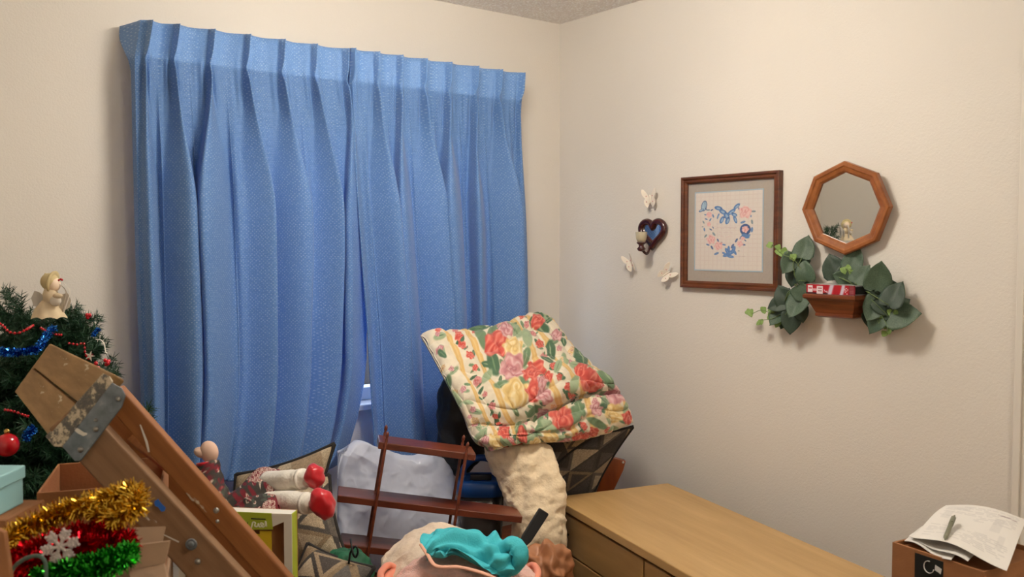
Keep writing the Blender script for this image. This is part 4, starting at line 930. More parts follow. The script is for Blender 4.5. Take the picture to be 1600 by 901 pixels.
# ---------------------------------------------------------------- laundry basket
mat('basket_salmon', (226, 142, 116), .45, var=.05); mat('towel_pink', (232, 182, 168), .95, var=.12, vs=60, bump=.6, bs=350, sheen=.4); mat('cloth_cream', (224, 204, 182), .9, var=.06, bump=.2, bs=200, trans=.1); mat('cloth_turquoise', (60, 178, 190), .8, var=.08, bump=.2, bs=250)
BC = P(718, 905, 2.14); BC[2] = TAB
bk = thing('laundry_basket', 'salmon pink plastic laundry basket heaped with clothes', 'basket', BC)
rz = float(P(700, 905, 2.14)[2]); bh = rz-TAB; bax = [rtH, fwH, ZU]
pr = [(.13, 0), (.135, .004), (.170, bh-.006), (.178, bh), (.178, bh+.008), (.168, bh+.008), (.160, bh-.004), (.128, .008), (.02, .008)]
G().lathe(pr, BC, 48, bax, 1.0, .78).make('tub', 'basket_salmon', bk, True)
for sx in (-1, 1):
    hp = [BC+rtH*sx*x+fwH*y+ZU*(bh+z) for x, y, z in ((.150, -.060, .0), (.172, -.055, .014), (.182, -.02, .016), (.182, .02, .016), (.172, .055, .014), (.150, .060, .0))]
    G().tube(catmull(np.array(hp), 26), .0085, 10).make('handle', 'basket_salmon', bk, True)
def heap(name, label, ctrl, m, seed, amp, thick, cat='cloth', nu=130, nv=100, s=20, ridge=.6):
    W, gx, gy = patch(ctrl, nu, nv); o = cloth(name, W, m, None, wrinkle(W, s, seed, amp, ridge)+wrinkle(W, s*2.6, seed+1, amp*.3, .5), thick); return tag(o, label, cat)
heap('cream_cloth', 'cream cloth draped over the back of the laundry basket', [[(598, 868, 2.26), (635, 833, 2.34), (690, 815, 2.38), (765, 838, 2.36)], [(592, 892, 2.22), (640, 850, 2.24), (690, 834, 2.28), (768, 850, 2.30)], [(604, 915, 2.16), (648, 876, 2.16), (700, 858, 2.20), (775, 872, 2.24)]], 'cloth_cream', 81, .008, .02)
heap('pink_towel', 'pink terry towel heaped in the laundry basket', [[(618, 895, 2.16), (665, 860, 2.21), (730, 845, 2.23), (790, 862, 2.21), (838, 894, 2.14)], [(612, 912, 2.08), (665, 882, 2.11), (730, 874, 2.12), (790, 884, 2.11), (848, 908, 2.08)], [(620, 945, 2.06), (668, 930, 2.03), (730, 925, 2.02), (790, 930, 2.03), (838, 945, 2.06)]], 'towel_pink', 85, .012, .03, 'towel')
tq_ = thing('turquoise_garment', 'turquoise garment crumpled on top of the laundry basket', 'garment', P(740, 880, 2.10))
W, gx, gy = patch([[(658, 848, 2.13), (682, 824, 2.20), (714, 818, 2.21), (750, 832, 2.20), (778, 840, 2.17), (800, 852, 2.15)], [(661, 858, 2.07), (696, 838, 2.10), (730, 836, 2.11), (764, 846, 2.09), (786, 856, 2.07), (806, 866, 2.08)], [(668, 862, 2.05), (704, 852, 2.06), (738, 862, 2.055), (762, 876, 2.04), (782, 888, 2.03), (800, 894, 2.05)], [(690, 858, 2.05), (715, 862, 2.05), (745, 880, 2.04), (768, 894, 2.03), (784, 900, 2.02), (800, 900, 2.04)]], 190, 130)
U, V = np.meshgrid(np.linspace(0, 1, 190), np.linspace(0, 1, 130))
fold = np.sin(V*11+2.5*np.sin(U*5)+U*4); dd_ = .011*fold*np.abs(fold)**.3+.006*np.sin(V*23+U*17+2*np.sin(U*9))+wrinkle(W, 18, 91, .012, .6)
cloth('body', W, 'cloth_turquoise', tq_, dd_, .018)
ring = np.array([P(798+15*math.cos(a_), 868+19*math.sin(a_), 2.055+.03*math.sin(a_*.5)) for a_ in np.linspace(0, 2*math.pi, 40, endpoint=False)])
g = G().tube(ring, .0150+.0012*np.sin(np.arange(40)*.9), 18, closed=True, flat=1.3); Va = np.array(g.V); Va = Va+(pnoise(Va*45, 12)*.010)[:, None]*np.array([.3, -.5, .8])
mk('sleeve_loop', Va, g.F, 'cloth_turquoise', tq_, True)
mat('strap_peach', (228, 172, 148), .9)
o = G().tube(catmull(np.array([P(657, 850, 2.075), P(668, 866, 2.05), P(682, 884, 2.02), P(720, 886, 2.015), P(760, 897, 2.0), P(790, 912, 2.0)]), 50), np.interp(np.linspace(0, 1, 50), [0, .4, 1], [.004, .0055, .005]), 10, flat=.6).make('peach_strap', 'strap_peach', None, True); tag(o, 'peach fabric strap lying across the pink towel', 'strap')

# brown bag and black handle in front of the dresser
m = mat('brown_plastic', (166, 112, 76), .45, var=.15, vs=30, trans=.1)
o = lump('brown_bag', np.append(P(850, 884, 2.52)[:2], .632), (.072, .058, .098), 'brown_plastic', None, 110, 76, 20, .045, 13, [nrm(rtH-ZU*.25), fwH, nrm(ZU+rtH*.25)], .75, flatbase=TAB); tag(o, 'crumpled brown plastic bag beside the dresser front', 'plastic bag')
bh_ = thing('black_scraper', 'black angular plastic tool leaning against the rolled beige quilt', 'tool', P(812, 860, 2.62))
a0, a1 = P(814, 854, 2.60), P(850, 800, 2.66); dv = nrm(a1-a0); sv = nrm(np.cross(dv, fw))
mat('handle_black', (12, 11, 11), .5, spec=.3)
G().prism([a0-sv*.009, a0+sv*.009, a0+dv*.03+sv*.015, a1+sv*.018, a1+dv*.004-sv*.016, a0+dv*.03-sv*.017], fw*.014).make('grip', 'handle_black', bh_, bevel=.003)
G().prism([a0-dv*.05-sv*.004, a0-dv*.05+sv*.004, a0+sv*.0055, a0-sv*.0055], fw*.010).make('neck', 'handle_black', bh_, bevel=.002)

# ---------------------------------------------------------------- carton with papers on the dresser end
mat('cardboard', (146, 96, 56), .8, var=.10, vs=14, bump=.1, bs=200, scale=(1, 1, 3)); mat('cardboard_edge', (118, 70, 36), .85); mat('tape_dark', (30, 34, 34), .3, var=.1); mat('paper', (0, 0, 0), .75, attr=True, var=.02); mat('paper_plain', (226, 222, 216), .75, var=.03)
ZT = .985
q0 = PZ(1394, 846, ZT); q1 = PZ(1538, 893, ZT); q2 = PZ(1441, 808, ZT)
e1 = nrm((q1-q0)*[1, 1, 0]); e2 = np.array([-e1[1], e1[0], 0]); e2 = e2 if e2.dot(q2-q0) > 0 else -e2
L1 = float(np.linalg.norm(q1-q0)); L2 = float((q2-q0).dot(e2))+.01
cbx = thing('paper_carton', 'brown carton with dark tape band holding loose papers on top', 'cardboard box', (*(q0+e1*L1/2+e2*L2/2)[:2], ZD))
def cpt(a, b_, z): return np.array([q0[0], q0[1], 0])+e1*a+e2*b_+ZU*z
def cbox(name, m, a0, a1, b0, b1, z0, z1, par=cbx, bevel=.001): return G().hexa([cpt(a0,b0,z0),cpt(a1,b0,z0),cpt(a1,b1,z0),cpt(a0,b1,z0),cpt(a0,b0,z1),cpt(a1,b0,z1),cpt(a1,b1,z1),cpt(a0,b1,z1)]).make(name, m, par, bevel=bevel)
th_ = .005
cbox('side_wall', 'cardboard', 0, L1, 0, th_, ZD+.0005, ZT); cbox('side_wall', 'cardboard', 0, L1, L2-th_, L2, ZD+.0005, ZT); cbox('side_wall', 'cardboard', 0, th_, th_+.0003, L2-th_-.0003, ZD+.0005, ZT); cbox('side_wall', 'cardboard', L1-th_, L1, th_+.0003, L2-th_-.0003, ZD+.0005, ZT)
cbox('lid_flap', 'cardboard', th_+.001, L1-th_-.001, th_+.001, L2-th_-.001, ZT-.012, ZT-.008)
tp = cbox('tape_band', 'tape_dark', L1*.27, L1*.58, -.0008, -.0001, ZD+.002, ZT-.006, bevel=0)
lc = cpt(L1*.43, -.0012, ZT-.024)
G().tube(np.array([lc+e1*.010*math.cos(a)+ZU*.011*math.sin(a) for a in np.linspace(1.4, 6.1, 26)]), .0022, 6, flat=.3).make('printed_ring', 'label_white', tp, True)
G().prism([lc+e1*.013+ZU*.008, lc+e1*.026+ZU*.004, lc+e1*.024-ZU*.006, lc+e1*.020-ZU*.004, lc+e1*.012-ZU*.002], -e2*.0005).make('printed_arrow', 'label_white', tp)
def sheet(name, label, c4, z, bend, seed, print_=True, thick=.0006):
    nu, nv = 90, 70; c4 = [PZ(px, py, z+dz) for px, py, dz in c4]; U, V = np.meshgrid(np.linspace(0, 1, nu), np.linspace(0, 1, nv))
    W = (c4[0]*((1-U)*(1-V))[..., None]+c4[1]*(U*(1-V))[..., None]+c4[2]*(U*V)[..., None]+c4[3]*((1-U)*V)[..., None])
    W[..., 2] += bend*np.sin(np.pi*U)*(1-.4*V)+.004*np.sin(U*7+seed)*np.sin(V*5)
    r = np.random.default_rng(seed); p = Paint(U*216, V*280, (228, 224, 218)); g_ = (168, 166, 166)
    if print_:
        y = 16
        while y < 262:
            x = 14
            while x < 200:
                L = r.uniform(8, 34)
                if r.random() < .6: p.put(((p.X > x) & (p.X < min(x+L, 202)) & (np.abs(p.Y-y) < 1.6))*.35, g_)
                x += L+5
            y += 8 if r.random() < .8 else 20
        for x, y, w_, h_ in ((16, 20, 60, 22), (20, 60, 22, 60), (150, 60, 24, 80), (175, 150, 16, 60)): p.put(((p.X > x) & (p.X < x+w_) & (p.Y > y) & (p.Y < y+h_))*.3, (190, 188, 186))
        p.line([(150, 34), (196, 40)], 3, (120, 90, 96))
    V3 = np.concatenate([W.reshape(-1, 3), W.reshape(-1, 3)-[0, 0, thick]]); F = np.concatenate([gridfaces(nu, nv), gridfaces(nu, nv, nu*nv, True)])
    o = mk(name, V3, F, 'paper', None, True, col=np.concatenate([p.c.reshape(-1, 3)]*2)); return tag(o, label, 'paper', 'papers on the carton')
sheet('paper_sheet', 'lowest white sheet sticking out over the tape band', [(1440, 822, 0), (1515, 838, 0), (1486, 876, 0), (1413, 844, 0)], ZT+.002, .002, 3, False)
sheet('paper_sheet', 'middle sheet with reddish edge under the printed page', [(1450, 815, 0), (1550, 838, 0), (1512, 878, 0), (1420, 840, 0)], ZT+.008, .003, 5, True)
sheet('paper_sheet', 'large printed page on top of the carton with a pen on it', [(1478, 789, 0), (1604, 812, .0), (1573, 889, 0), (1424, 836, 0)], ZT+.016, .012, 8, True)
pn = thing('pen', 'olive grey ballpoint pen lying on the printed page', 'pen', PZ(1484, 828, ZT+.034))
pa, pb = PZ(1476, 843, ZT+.029), PZ(1491, 806, ZT+.036); dv = nrm(pb-pa); mat('pen_body', (112, 112, 92), .4, var=.05); Lp = float(np.linalg.norm(pb-pa))
sd_ = nrm(np.cross(dv, ZU)); un = np.cross(sd_, dv); pax = [sd_, un, dv]
G().lathe([(.0006, 0), (.0012, .004), (.0038, .014), (.0042, .02), (.0042, Lp*.62), (.0046, Lp*.63), (.0046, Lp*.92), (.003, Lp*.95), (.002, Lp)], pa, 14, pax).make('barrel', 'pen_body', pn, True)
G().box(pa+dv*Lp*.78+un*.0058+sd_*.002, (.0012, .0007, Lp*.14), pax).make('clip', 'pen_body', pn, bevel=.0004)
# ---------------------------------------------------------------- christmas tree in the left corner
mat('needle_green', (28, 66, 40), .5, var=.45, vs=40); mat('trunk_brown', (58, 42, 30), .8)
TC = P(66, 500, 2.27); TX_, TY_ = float(TC[0]), float(TC[1]); TTOP = 1.385
tree = thing('christmas_tree', 'dark green artificial christmas tree in the left corner', 'christmas tree', (TX_, TY_, 0))
G().lathe([(.012, 0), (.016, .05), (.016, 1.2), (.006, TTOP)], (TX_, TY_, 0), 10).make('trunk', 'trunk_brown', tree, True)
for k in range(3):
    a = k*2.1+.4; G().box((TX_+.12*math.cos(a), TY_+.12*math.sin(a), .02), (.12, .012, .012), [(math.cos(a), math.sin(a), 0), (-math.sin(a), math.cos(a), 0), (0, 0, 1)]).make('stand_foot', 'trunk_brown', tree)
def branch_mesh(seed, tips):
    r = np.random.default_rng(seed); V = []; F = []
    def twig(a, b_, n, ln):
        d = b_-a; L = np.linalg.norm(d); d = d/L; ref = np.array([0, 0, 1.0]); s = nrm(np.cross(d, ref)); t = np.cross(s, d)
        k = len(V); w = .006
        V.extend([tuple(a+s*w), tuple(a-s*w*.5+t*w), tuple(a-s*w*.5-t*w), tuple(b_)]); F.extend([[k, k+1, k+3], [k+1, k+2, k+3], [k+2, k, k+3]])
        for i in range(n):
            q = r.uniform(.06, 1); th = r.uniform(0, 2*math.pi); o = a+d*L*q; dr_ = nrm(d*r.uniform(.5, 1.1)+s*math.cos(th)+t*math.sin(th)); l = ln*r.uniform(.7, 1.15)*(1-.25*q)
            sd = nrm(np.cross(dr_, r.normal(size=3))); k = len(V); ww = .0050
            V.extend([tuple(o-sd*ww), tuple(o+sd*ww), tuple(o+dr_*l*.6+sd*ww*.8), tuple(o+dr_*l), tuple(o+dr_*l*.6-sd*ww*.8)]); F.append([k, k+1, k+2, k+3, k+4])
    twig(np.zeros(3), np.array([1, 0, .04]), 150, .15)
    for i in range(tips):
        q = .22+.65*i/tips; sgn = 1 if i % 2 else -1; a = np.array([q, 0, .02]); b_ = a+np.array([.30, sgn*r.uniform(.16, .3), r.uniform(-.05, .14)])*(1.2-.5*q)
        twig(a, b_, 70, .15)
    me = bpy.data.meshes.new('branch'); me.from_pydata(V, [], F); me.materials.append(MATS['needle_green']); return me
BM = [branch_mesh(i, 6) for i in range(5)]
rT = np.random.default_rng(21)
nb = 0
for lev in range(22):
    z = .30+lev*(TTOP-.34)/21; R = min(.40*math.sqrt(max(TTOP+.02-z, 0)), .26)+.03; n = int(7+R*30)
    if z < .62: n //= 2
    for k in range(n):
        a = 2*math.pi*(k+.5*(lev % 2)+rT.uniform(-.3, .3))/n; d = np.array([math.cos(a), math.sin(a)]); L = R*rT.uniform(.8, 1.12)
        if d[1] > 0: L = min(L, (YB-.05-TY_)/(d[1]+.25))                # keep the tips inside the room
        if d.dot(rtH[:2]) > .4 and z < 1.26: L *= .90
        rise = .05+.75*(z/TTOP)**3+rT.uniform(-.12, .12); dv = nrm([d[0], d[1], rise]); s = nrm(np.cross(ZU, dv)); u = np.cross(dv, s); L = max(L, .08); kx = max(L, .20)
        M = Matrix(((dv[0]*L, s[0]*kx, u[0]*kx, TX_), (dv[1]*L, s[1]*kx, u[1]*kx, TY_), (dv[2]*L, s[2]*kx, u[2]*kx, z-.05), (0, 0, 0, 1)))
        link('branch', BM[nb % 5], tree, M); nb += 1
for px, py, d in ((0, 455, 2.2), (-40, 462, 2.15), (108, 482, 2.2), (140, 500, 2.22), (140, 594, 2.2), (138, 548, 2.2)):      # the long shoots that stand out of the outline
    tip = P(px, py, d); o_ = np.array([TX_, TY_, tip[2]-.12]); v_ = tip-o_; L = float(np.linalg.norm(v_)); dv = v_/L; s = nrm(np.cross(ZU, dv)); u = np.cross(dv, s); kx = .2
    M = Matrix(((dv[0]*L, s[0]*kx, u[0]*kx, o_[0]), (dv[1]*L, s[1]*kx, u[1]*kx, o_[1]), (dv[2]*L, s[2]*kx, u[2]*kx, o_[2]), (0, 0, 0, 1)))
    link('branch', BM[nb % 5], tree, M); nb += 1
# garlands, ornaments
mat('bead_red', (190, 16, 30), .15, var=.1, coat=.5); mat('bead_blue', (36, 110, 190), .18, .6, var=.3); mat('lace_white', (232, 224, 210), .85, trans=.25)
def beads(name, label, pts, r, step, m, cat, jitter=0):
    W = catmull(np.array([P(q[0], q[1], q[2]+.15) for q in pts]), 200); d = np.concatenate([[0], np.cumsum(np.linalg.norm(np.diff(W, axis=0), axis=1))]); g = G()
    for s in np.arange(0, d[-1], step):
        c = np.array([np.interp(s, d, W[:, i]) for i in range(3)]); g.ball(c+rng.normal(size=3)*jitter, r, 8, 6)
    g.tube(W[::5], r*.2, 5); o = g.make(name, m, None, True); return tag(o, label, cat, 'tree garlands')
beads('bead_garland', 'red bead garland drooping on the tree left of the angel', [(-12, 500, 1.86), (4, 508, 1.84), (14, 518, 1.83), (28, 520, 1.83), (42, 514, 1.85), (52, 508, 1.9)], .0032, .0100, 'bead_red', 'garland')
beads('bead_garland', 'short red bead garland just below the angel', [(64, 512, 1.92), (74, 518, 1.9), (86, 522, 1.9), (96, 523, 1.92)], .0029, .0090, 'bead_red', 'garland')
beads('bead_garland', 'red bead garland hanging on branches right of the ladder top', [(108, 536, 1.92), (122, 538, 1.92), (131, 536, 1.92), (133, 550, 1.92), (138, 560, 1.92), (146, 552, 1.93)], .0029, .0090, 'bead_red', 'garland')
beads('bead_garland', 'red bead garland peeking out left of the ladder cap', [(8, 640, 1.75), (20, 642, 1.74), (32, 646, 1.74), (44, 650, 1.76)], .0029, .0090, 'bead_red', 'garland')
def tinsel(name, label, pts, rad, n, m, seed, cat='tinsel garland', width=.0011, ln=1.0, group='tinsel garlands', core=True, dz=0.0):
    r = np.random.default_rng(seed); W = catmull(np.array([P(q[0], q[1], q[2]+dz) for q in pts]), 160); t = np.gradient(W, axis=0); t /= np.linalg.norm(t, axis=1, keepdims=True)
    i = r.integers(0, 160, n); o = W[i]; dr_ = r.normal(size=(n, 3)); dr_ -= t[i]*np.sum(dr_*t[i], 1, keepdims=True)*.75; dr_ /= np.linalg.norm(dr_, axis=1, keepdims=True)
    l = rad*r.uniform(.65, 1.1, n)[:, None]; s = np.cross(dr_, r.normal(size=(n, 3))); s /= np.linalg.norm(s, axis=1, keepdims=True); o = o+r.normal(size=(n, 3))*rad*.10
    bend = np.cross(dr_, s)*l*.18*r.choice([-1, 1], n)[:, None]
    V = np.stack([o-s*width, o+s*width, o+dr_*l*.55*ln+s*width+bend, o+dr_*l*.55*ln-s*width+bend, o+dr_*l*ln+s*width*.7, o+dr_*l*ln-s*width*.7], 1).reshape(-1, 3)
    b0 = np.arange(n)*6; F = np.concatenate([np.stack([b0, b0+1, b0+2, b0+3], 1), np.stack([b0+3, b0+2, b0+4, b0+5], 1)]).tolist()
    g = G(); g.V = V.tolist(); g.F = F
    if core: g.tube(W[::4], rad*.16, 6)
    o_ = g.make(name, m); return tag(o_, label, cat, group)
mat('foil_gold', (226, 186, 70), .16, 1.0, var=.15, vs=60); mat('foil_red', (200, 16, 30), .18, .95, var=.2, vs=60); mat('foil_green', (52, 160, 46), .18, .95, var=.2, vs=60); mat('foil_blue', (44, 116, 200), .18, .9, var=.25, vs=60)
tinsel('tinsel_garland', 'blue tinsel garland strung on the tree below the angel', [(-15, 545, 1.80), (5, 549, 1.79), (30, 550, 1.78), (55, 546, 1.79), (66, 536, 1.82), (72, 525, 1.86), (84, 512, 1.92)], .010, 1500, 'foil_blue', 3, width=.0013, dz=.15)
tinsel('tinsel_garland', 'scrap of blue tinsel beside the red ball on the tree', [(40, 686, 1.66), (46, 674, 1.67), (54, 668, 1.68)], .010, 420, 'foil_blue', 4, width=.0013, dz=.28)
tinsel('tinsel_garland', 'wisp of blue tinsel near the right tree branches', [(146, 524, 1.95), (150, 518, 1.96), (154, 514, 1.97)], .006, 200, 'foil_blue', 5, width=.0011, dz=.12)
rb = thing('red_ball_ornament', 'shiny red ball ornament hanging at the left frame edge', 'ornament', P(11, 713, 1.93))
G().ball(P(11, 695, 1.93), .0245, 28, 20).make('ball', 'bead_red', rb, True)
G().lathe([(.006, 0), (.006, .008), (.002, .011)], P(11, 677.5, 1.93), 12).make('cap', 'brass', rb, True)
mat('ribbon_white', (226, 220, 206), .7)
for i, (px, py, d, lab) in enumerate([(140, 556, 1.90, 'small white lace star ornament behind the ladder cap edge'), (157, 540, 1.95, 'white looped ribbon ornament on the right tree branches')]):
    d += .12; c = P(px, py, d); g = G()
    if i == 0:
        for k in range(5): a = k*1.2566; g.prism([c, c+.004*(rt*math.cos(a+.5)+up*math.sin(a+.5)), c+.012*(rt*math.cos(a)+up*math.sin(a)), c+.004*(rt*math.cos(a-.5)+up*math.sin(a-.5))], fw*.0015)
    else: g.tube(catmull(np.array([P(150, 530, d), P(158, 531, d), P(163, 538, d), P(165, 549, d), P(168, 552, d)]), 20), .0022, 6, flat=.4)
    tag(g.make('lace_ornament', 'ribbon_white'), lab, 'ornament', 'white tree ornaments')
for i, (px, py, d, lab) in enumerate([(140, 492, 1.96, 'small red berry ornament high on the right tree branches'), (167, 566, 1.92, 'small red berry ornament low on the right tree branches'), (212, 636, 1.75, 'red flower ornament tip behind the rear ladder rail'), (150, 573, 1.90, 'red berry ornament by the ladder cap edge')]):
    g = G(); c = P(px, py, d+.12)
    for k in range(5): g.ball(c+rng.normal(size=3)*.004, .0045, 8, 6)
    tag(g.make('berry_ornament', 'bead_red', None, True), lab, 'ornament', 'red berry ornaments')

# ---------------------------------------------------------------- angel
mat('angel_fabric', (226, 206, 172), .9, var=.08, vs=40, trans=.15); mat('angel_face', (236, 212, 186), .6); mat('tulle', (232, 226, 216), .9, trans=.45); mat('bonnet', (216, 198, 150), .9, var=.1, trans=.2)
AD = 2.14; an = thing('angel_figure', 'cream fabric angel with bonnet perched on the tree', 'angel ornament', P(78, 497, AD))
def ap(px, py, d=AD): return P(px, py, d)
aax = [rtH, fwH, ZU]
zs = lambda py: float(P(78, py, AD)[2])
n_s = 64; V = []; F = []; lev = [(468, .014, 76), (474, .021, 76), (482, .030, 75), (490, .036, 76), (497, .040, 77)]
for i, (py, r, px) in enumerate(lev):
    c = ap(px, py)
    for j in range(n_s):
        t = 2*math.pi*j/n_s; sca = 1+.05*i/4*math.cos(8*t); V.append(c+rtH*r*sca*math.cos(t)+fwH*r*.8*sca*math.sin(t)-ZU*(.004*abs(math.sin(4*t))*-1 if i == 4 else 0))
F = [[i*n_s+j, i*n_s+(j+1) % n_s, (i+1)*n_s+(j+1) % n_s, (i+1)*n_s+j] for i in range(len(lev)-1) for j in range(n_s)]+[list(range(n_s))]
mk('skirt', V, F, 'angel_fabric', an, True)
G().lathe([(.008, -.026), (.016, -.02), (.017, 0), (.012, .016), (.006, .022)], ap(79, 459), 20, aax).make('bodice', 'angel_fabric', an, True)
lump('head', ap(83, 444), (.0165, .0165, .018), 'angel_face', an, 24, 18, 6, .001, 2, aax)
bon = lump('bonnet', ap(78, 440), (.021, .021, .021), 'bonnet', an, 30, 22, 30, .003, 3, aax)
G().lathe([(.0205, -.002), (.026, .002), (.027, .006), (.0215, .006)], ap(80, 440), 24, [nrm(fwH), nrm(ZU+rtH*.2), nrm(rtH-ZU*.25)]).make('brim', 'bonnet', bon, True)
G().tube(catmull(np.array([ap(73, 428), ap(70, 433), ap(68, 440), ap(69, 447)]), 14), .005, 8).make('bonnet_bow', 'bonnet', bon, True)
for dx, dy in ((92, 437.5), (95, 436), (97, 437)): G().ball(ap(dx, dy, AD-.02), .0026, 8, 6).make('berry', 'bead_red', bon, True)
lump('apron', ap(87, 470, AD-.015), (.013, .008, .012), 'lace_white', an, 26, 18, 20, .001, 4, aax)
lump('arm', ap(90, 462, AD-.018), (.011, .007, .006), 'angel_fabric', an, 20, 14, 20, .001, 5, aax)
for sx, (cx_, cy_) in ((-1, (63, 467)), (1, (97, 470))):
    c = ap(cx_, cy_, AD+.02); G().prism([c+rtH*x*.022*sx+ZU*z*.022 for x, z in ((-.4, -.6), (.2, -1.0), (.75, -.7), (1, .1), (.6, .9), (0, .7), (-.5, .2))], fwH*.002).make('wing', 'tulle', an)
for k in range(2):
    ex_ = [ap(92+8*k, 442), ap(103+6*k, 455), ap(100+4*k, 475), ap(97, 495)]; G().tube(catmull(np.array(ex_), 14), .003, 6, flat=.2).make('ribbon', 'tulle', an, True)

# ---------------------------------------------------------------- wooden stepladder
wood('ladder_face', (122, 92, 66), (150, 116, 86), .7, (4, 50, 50), .3, (206, 196, 180), .69, 7)
wood('ladder_brown', (122, 74, 36), (156, 100, 54), .6, (4, 50, 50), .35, (200, 186, 164), .66, 8)
wood('ladder_cap', (130, 100, 62), (178, 142, 96), .7, (5, 50, 50), .3, (212, 198, 170), .64, 9)
m, nt, b = newmat('ladder_steel'); n = noise_node(nt, coords(nt), 60, 4); nt.links.new(ramp(nt, n.outputs['Fac'], [(.3, l4((96, 104, 110))), (.62, l4((124, 132, 138))), (.68, l4((140, 146, 150)))]), b.inputs['Base Color']); b.inputs['Metallic'].default_value = .45; b.inputs['Roughness'].default_value = .45
m, nt, b = newmat('ladder_splatter'); n = noise_node(nt, coords(nt), 70, 5, .7); nt.links.new(ramp(nt, n.outputs['Fac'], [(.42, l4((92, 90, 86))), (.50, l4((120, 112, 100))), (.54, l4((190, 176, 150))), (.66, l4((206, 192, 168)))]), b.inputs['Base Color']); b.inputs['Metallic'].default_value = .3; b.inputs['Roughness'].default_value = .6
mat('rivet_steel', (150, 148, 142), .35, .8); mat('tape_blue', (36, 98, 186), .6); mat('paint_white', (214, 208, 196), .6)
LD = 1.38
R0 = P(142, 694, LD); Rd = nrm(P(346, 912, LD+.01)-R0); Ad = nrm(np.cross(fw, Rd)); Ad = Ad if Ad.dot(up) > 0 else -Ad; Nd = np.cross(Rd, Ad); Nd = Nd if Nd.dot(fw) > 0 else -Nd
Wv = P(47, 573, 1.80)-P(131, 640, LD)            # near rail pair to far rail pair
RL = float((R0[2]-.01)/-Rd[2])
lad = thing('stepladder', 'paint-splattered wooden stepladder leaning diagonally in the foreground', 'ladder', (*(R0+Rd*RL)[:2], 0))
def RM(o): R = np.array([Rd, Ad, Nd]).T; return Matrix([[*R[i], o[i]] for i in range(3)]+[[0, 0, 0, 1]])
def rail(name, m, o, L, w, t, s0=0): return G().box2((s0, -w/2, 0), (L, w/2, t)).make(name, m, lad, M=RM(o), bevel=.003)
rail('front_rail', 'ladder_face', R0-Rd*.06, RL+.06-.05, .0635, .024)
R2 = P(190, 640, LD+.035); R2d = nrm(P(423, 901, LD+.06)-R2)
def RM2(o, d): a = nrm(np.cross(fw, d)); a = a if a.dot(up) > 0 else -a; n = np.cross(d, a); n = n if n.dot(fw) > 0 else -n; R = np.array([d, a, n]).T; return Matrix([[*R[i], o[i]] for i in range(3)]+[[0, 0, 0, 1]])
L2r = float((R2[2]-.01)/-R2d[2])-.05
G().box2((-.03, -.014, 0), (L2r, .021, .022)).make('rear_leg', 'ladder_brown', lad, M=RM2(R2, R2d), bevel=.003)
# far side rails
rail('front_rail', 'ladder_face', R0+Wv*.86, RL-.12, .06, .024); G().box2((0, -.021, 0), (L2r-.06, .021, .022)).make('rear_leg', 'ladder_brown', lad, M=RM2(R2+Wv*.86, R2d), bevel=.003)
for k, s in enumerate((.36, .68, 1.0, 1.32)):
    c = R0+Rd*s+Nd*.024
    G().prism([c-Ad*.028, c+Ad*.028, c+Ad*.028+Wv*.86-Nd*.024, c-Ad*.028+Wv*.86-Nd*.024], Rd*.02).make('step', 'ladder_brown', lad, bevel=.002)
s_ = .30
c = R2+R2d*.16+Nd*.022; G().prism([c-Ad*.012, c+Ad*.012, c+Ad*.012+Wv*.8, c-Ad*.012+Wv*.8], R2d*.018).make('brace', 'ladder_brown', lad, bevel=.002)
# cap of two boards with an end batten
N1, N2, F1, F2 = P(176, 583, LD-.004), P(84, 692, LD-.004), P(80, 537, 1.80), P(24, 614, 1.80)
def lerp(a, b_, t): return a+(b_-a)*t
capn = nrm(np.cross(F1-N1, N2-N1)); capn = capn if capn.dot(Rd) > 0 else -capn
for t0, t1 in ((0, .485), (.515, 1)):
    q = [lerp(N1, N2, t0), lerp(N1, N2, t1), lerp(F1, F2, t1), lerp(F1, F2, t0)]
    e_a = nrm(q[3]-q[0]); e_b = nrm(np.cross(capn, e_a)); R = np.array([e_a, e_b, capn]).T; M = Matrix([[*R[i], q[0][i]] for i in range(3)]+[[0, 0, 0, 1]]); Mi = np.linalg.inv(np.array(M))
    loc = [(Mi@np.append(v_, 1))[:3] for v_ in q]
    G().prism(loc, (0, 0, .022)).make('cap_board', 'ladder_cap', lad, M=M, bevel=.003)
dF = nrm(F1-N1)
G().prism([F1+dF*.0008, F2+dF*.0008, F2+dF*.018, F1+dF*.018], capn*.022).make('end_batten', 'ladder_cap', lad, bevel=.003)
PD = LD-.012
plate = G().prism([P(96, 697, PD), P(174, 597, PD), P(190, 606, PD), P(196, 618, PD), P(190, 636, PD), P(126, 720, PD), P(117, 721, PD)], fw*.003).make('bracket_plate', 'ladder_steel', lad, bevel=.0015)
fl_ = G().prism([P(70, 682, PD+.012), P(160, 583, PD+.012), P(170, 587, PD+.002), P(176, 596, PD-.001), P(97, 698, PD-.001), P(84, 698, PD+.004)], fw*.004).make('bracket_flange', 'ladder_splatter', lad, bevel=.002)
def rivet(px, py, r, d, m='rivet_steel', name='rivet'): return G().lathe([(r, 0), (r, .001), (r*.8, .0026), (r*.4, .0036), (.0003, .004)], P(px, py, d), 16, [rt, up, -fw]).make(name, m, lad, True)
for px, py, r in ((185, 623, .0040), (150, 670, .0042), (126, 702, .0046), (150, 656, .003)): rivet(px, py, r, PD-.0002)
fd = LD-.001
G().lathe([(.0088, 0), (.0088, .0012), (.0066, .0014), (.0062, .0006), (.0046, .0008), (.0046, .0030), (.0036, .0038), (.0003, .0040)], P(299, 850, fd), 24, [rt, up, -fw]).make('washer_bolt', 'ladder_steel', lad, True)
rivet(309, 877, .0046, fd, name='bolt'); rivet(338, 797, .0046, LD+.036); rivet(340, 814, .0030, LD+.037)
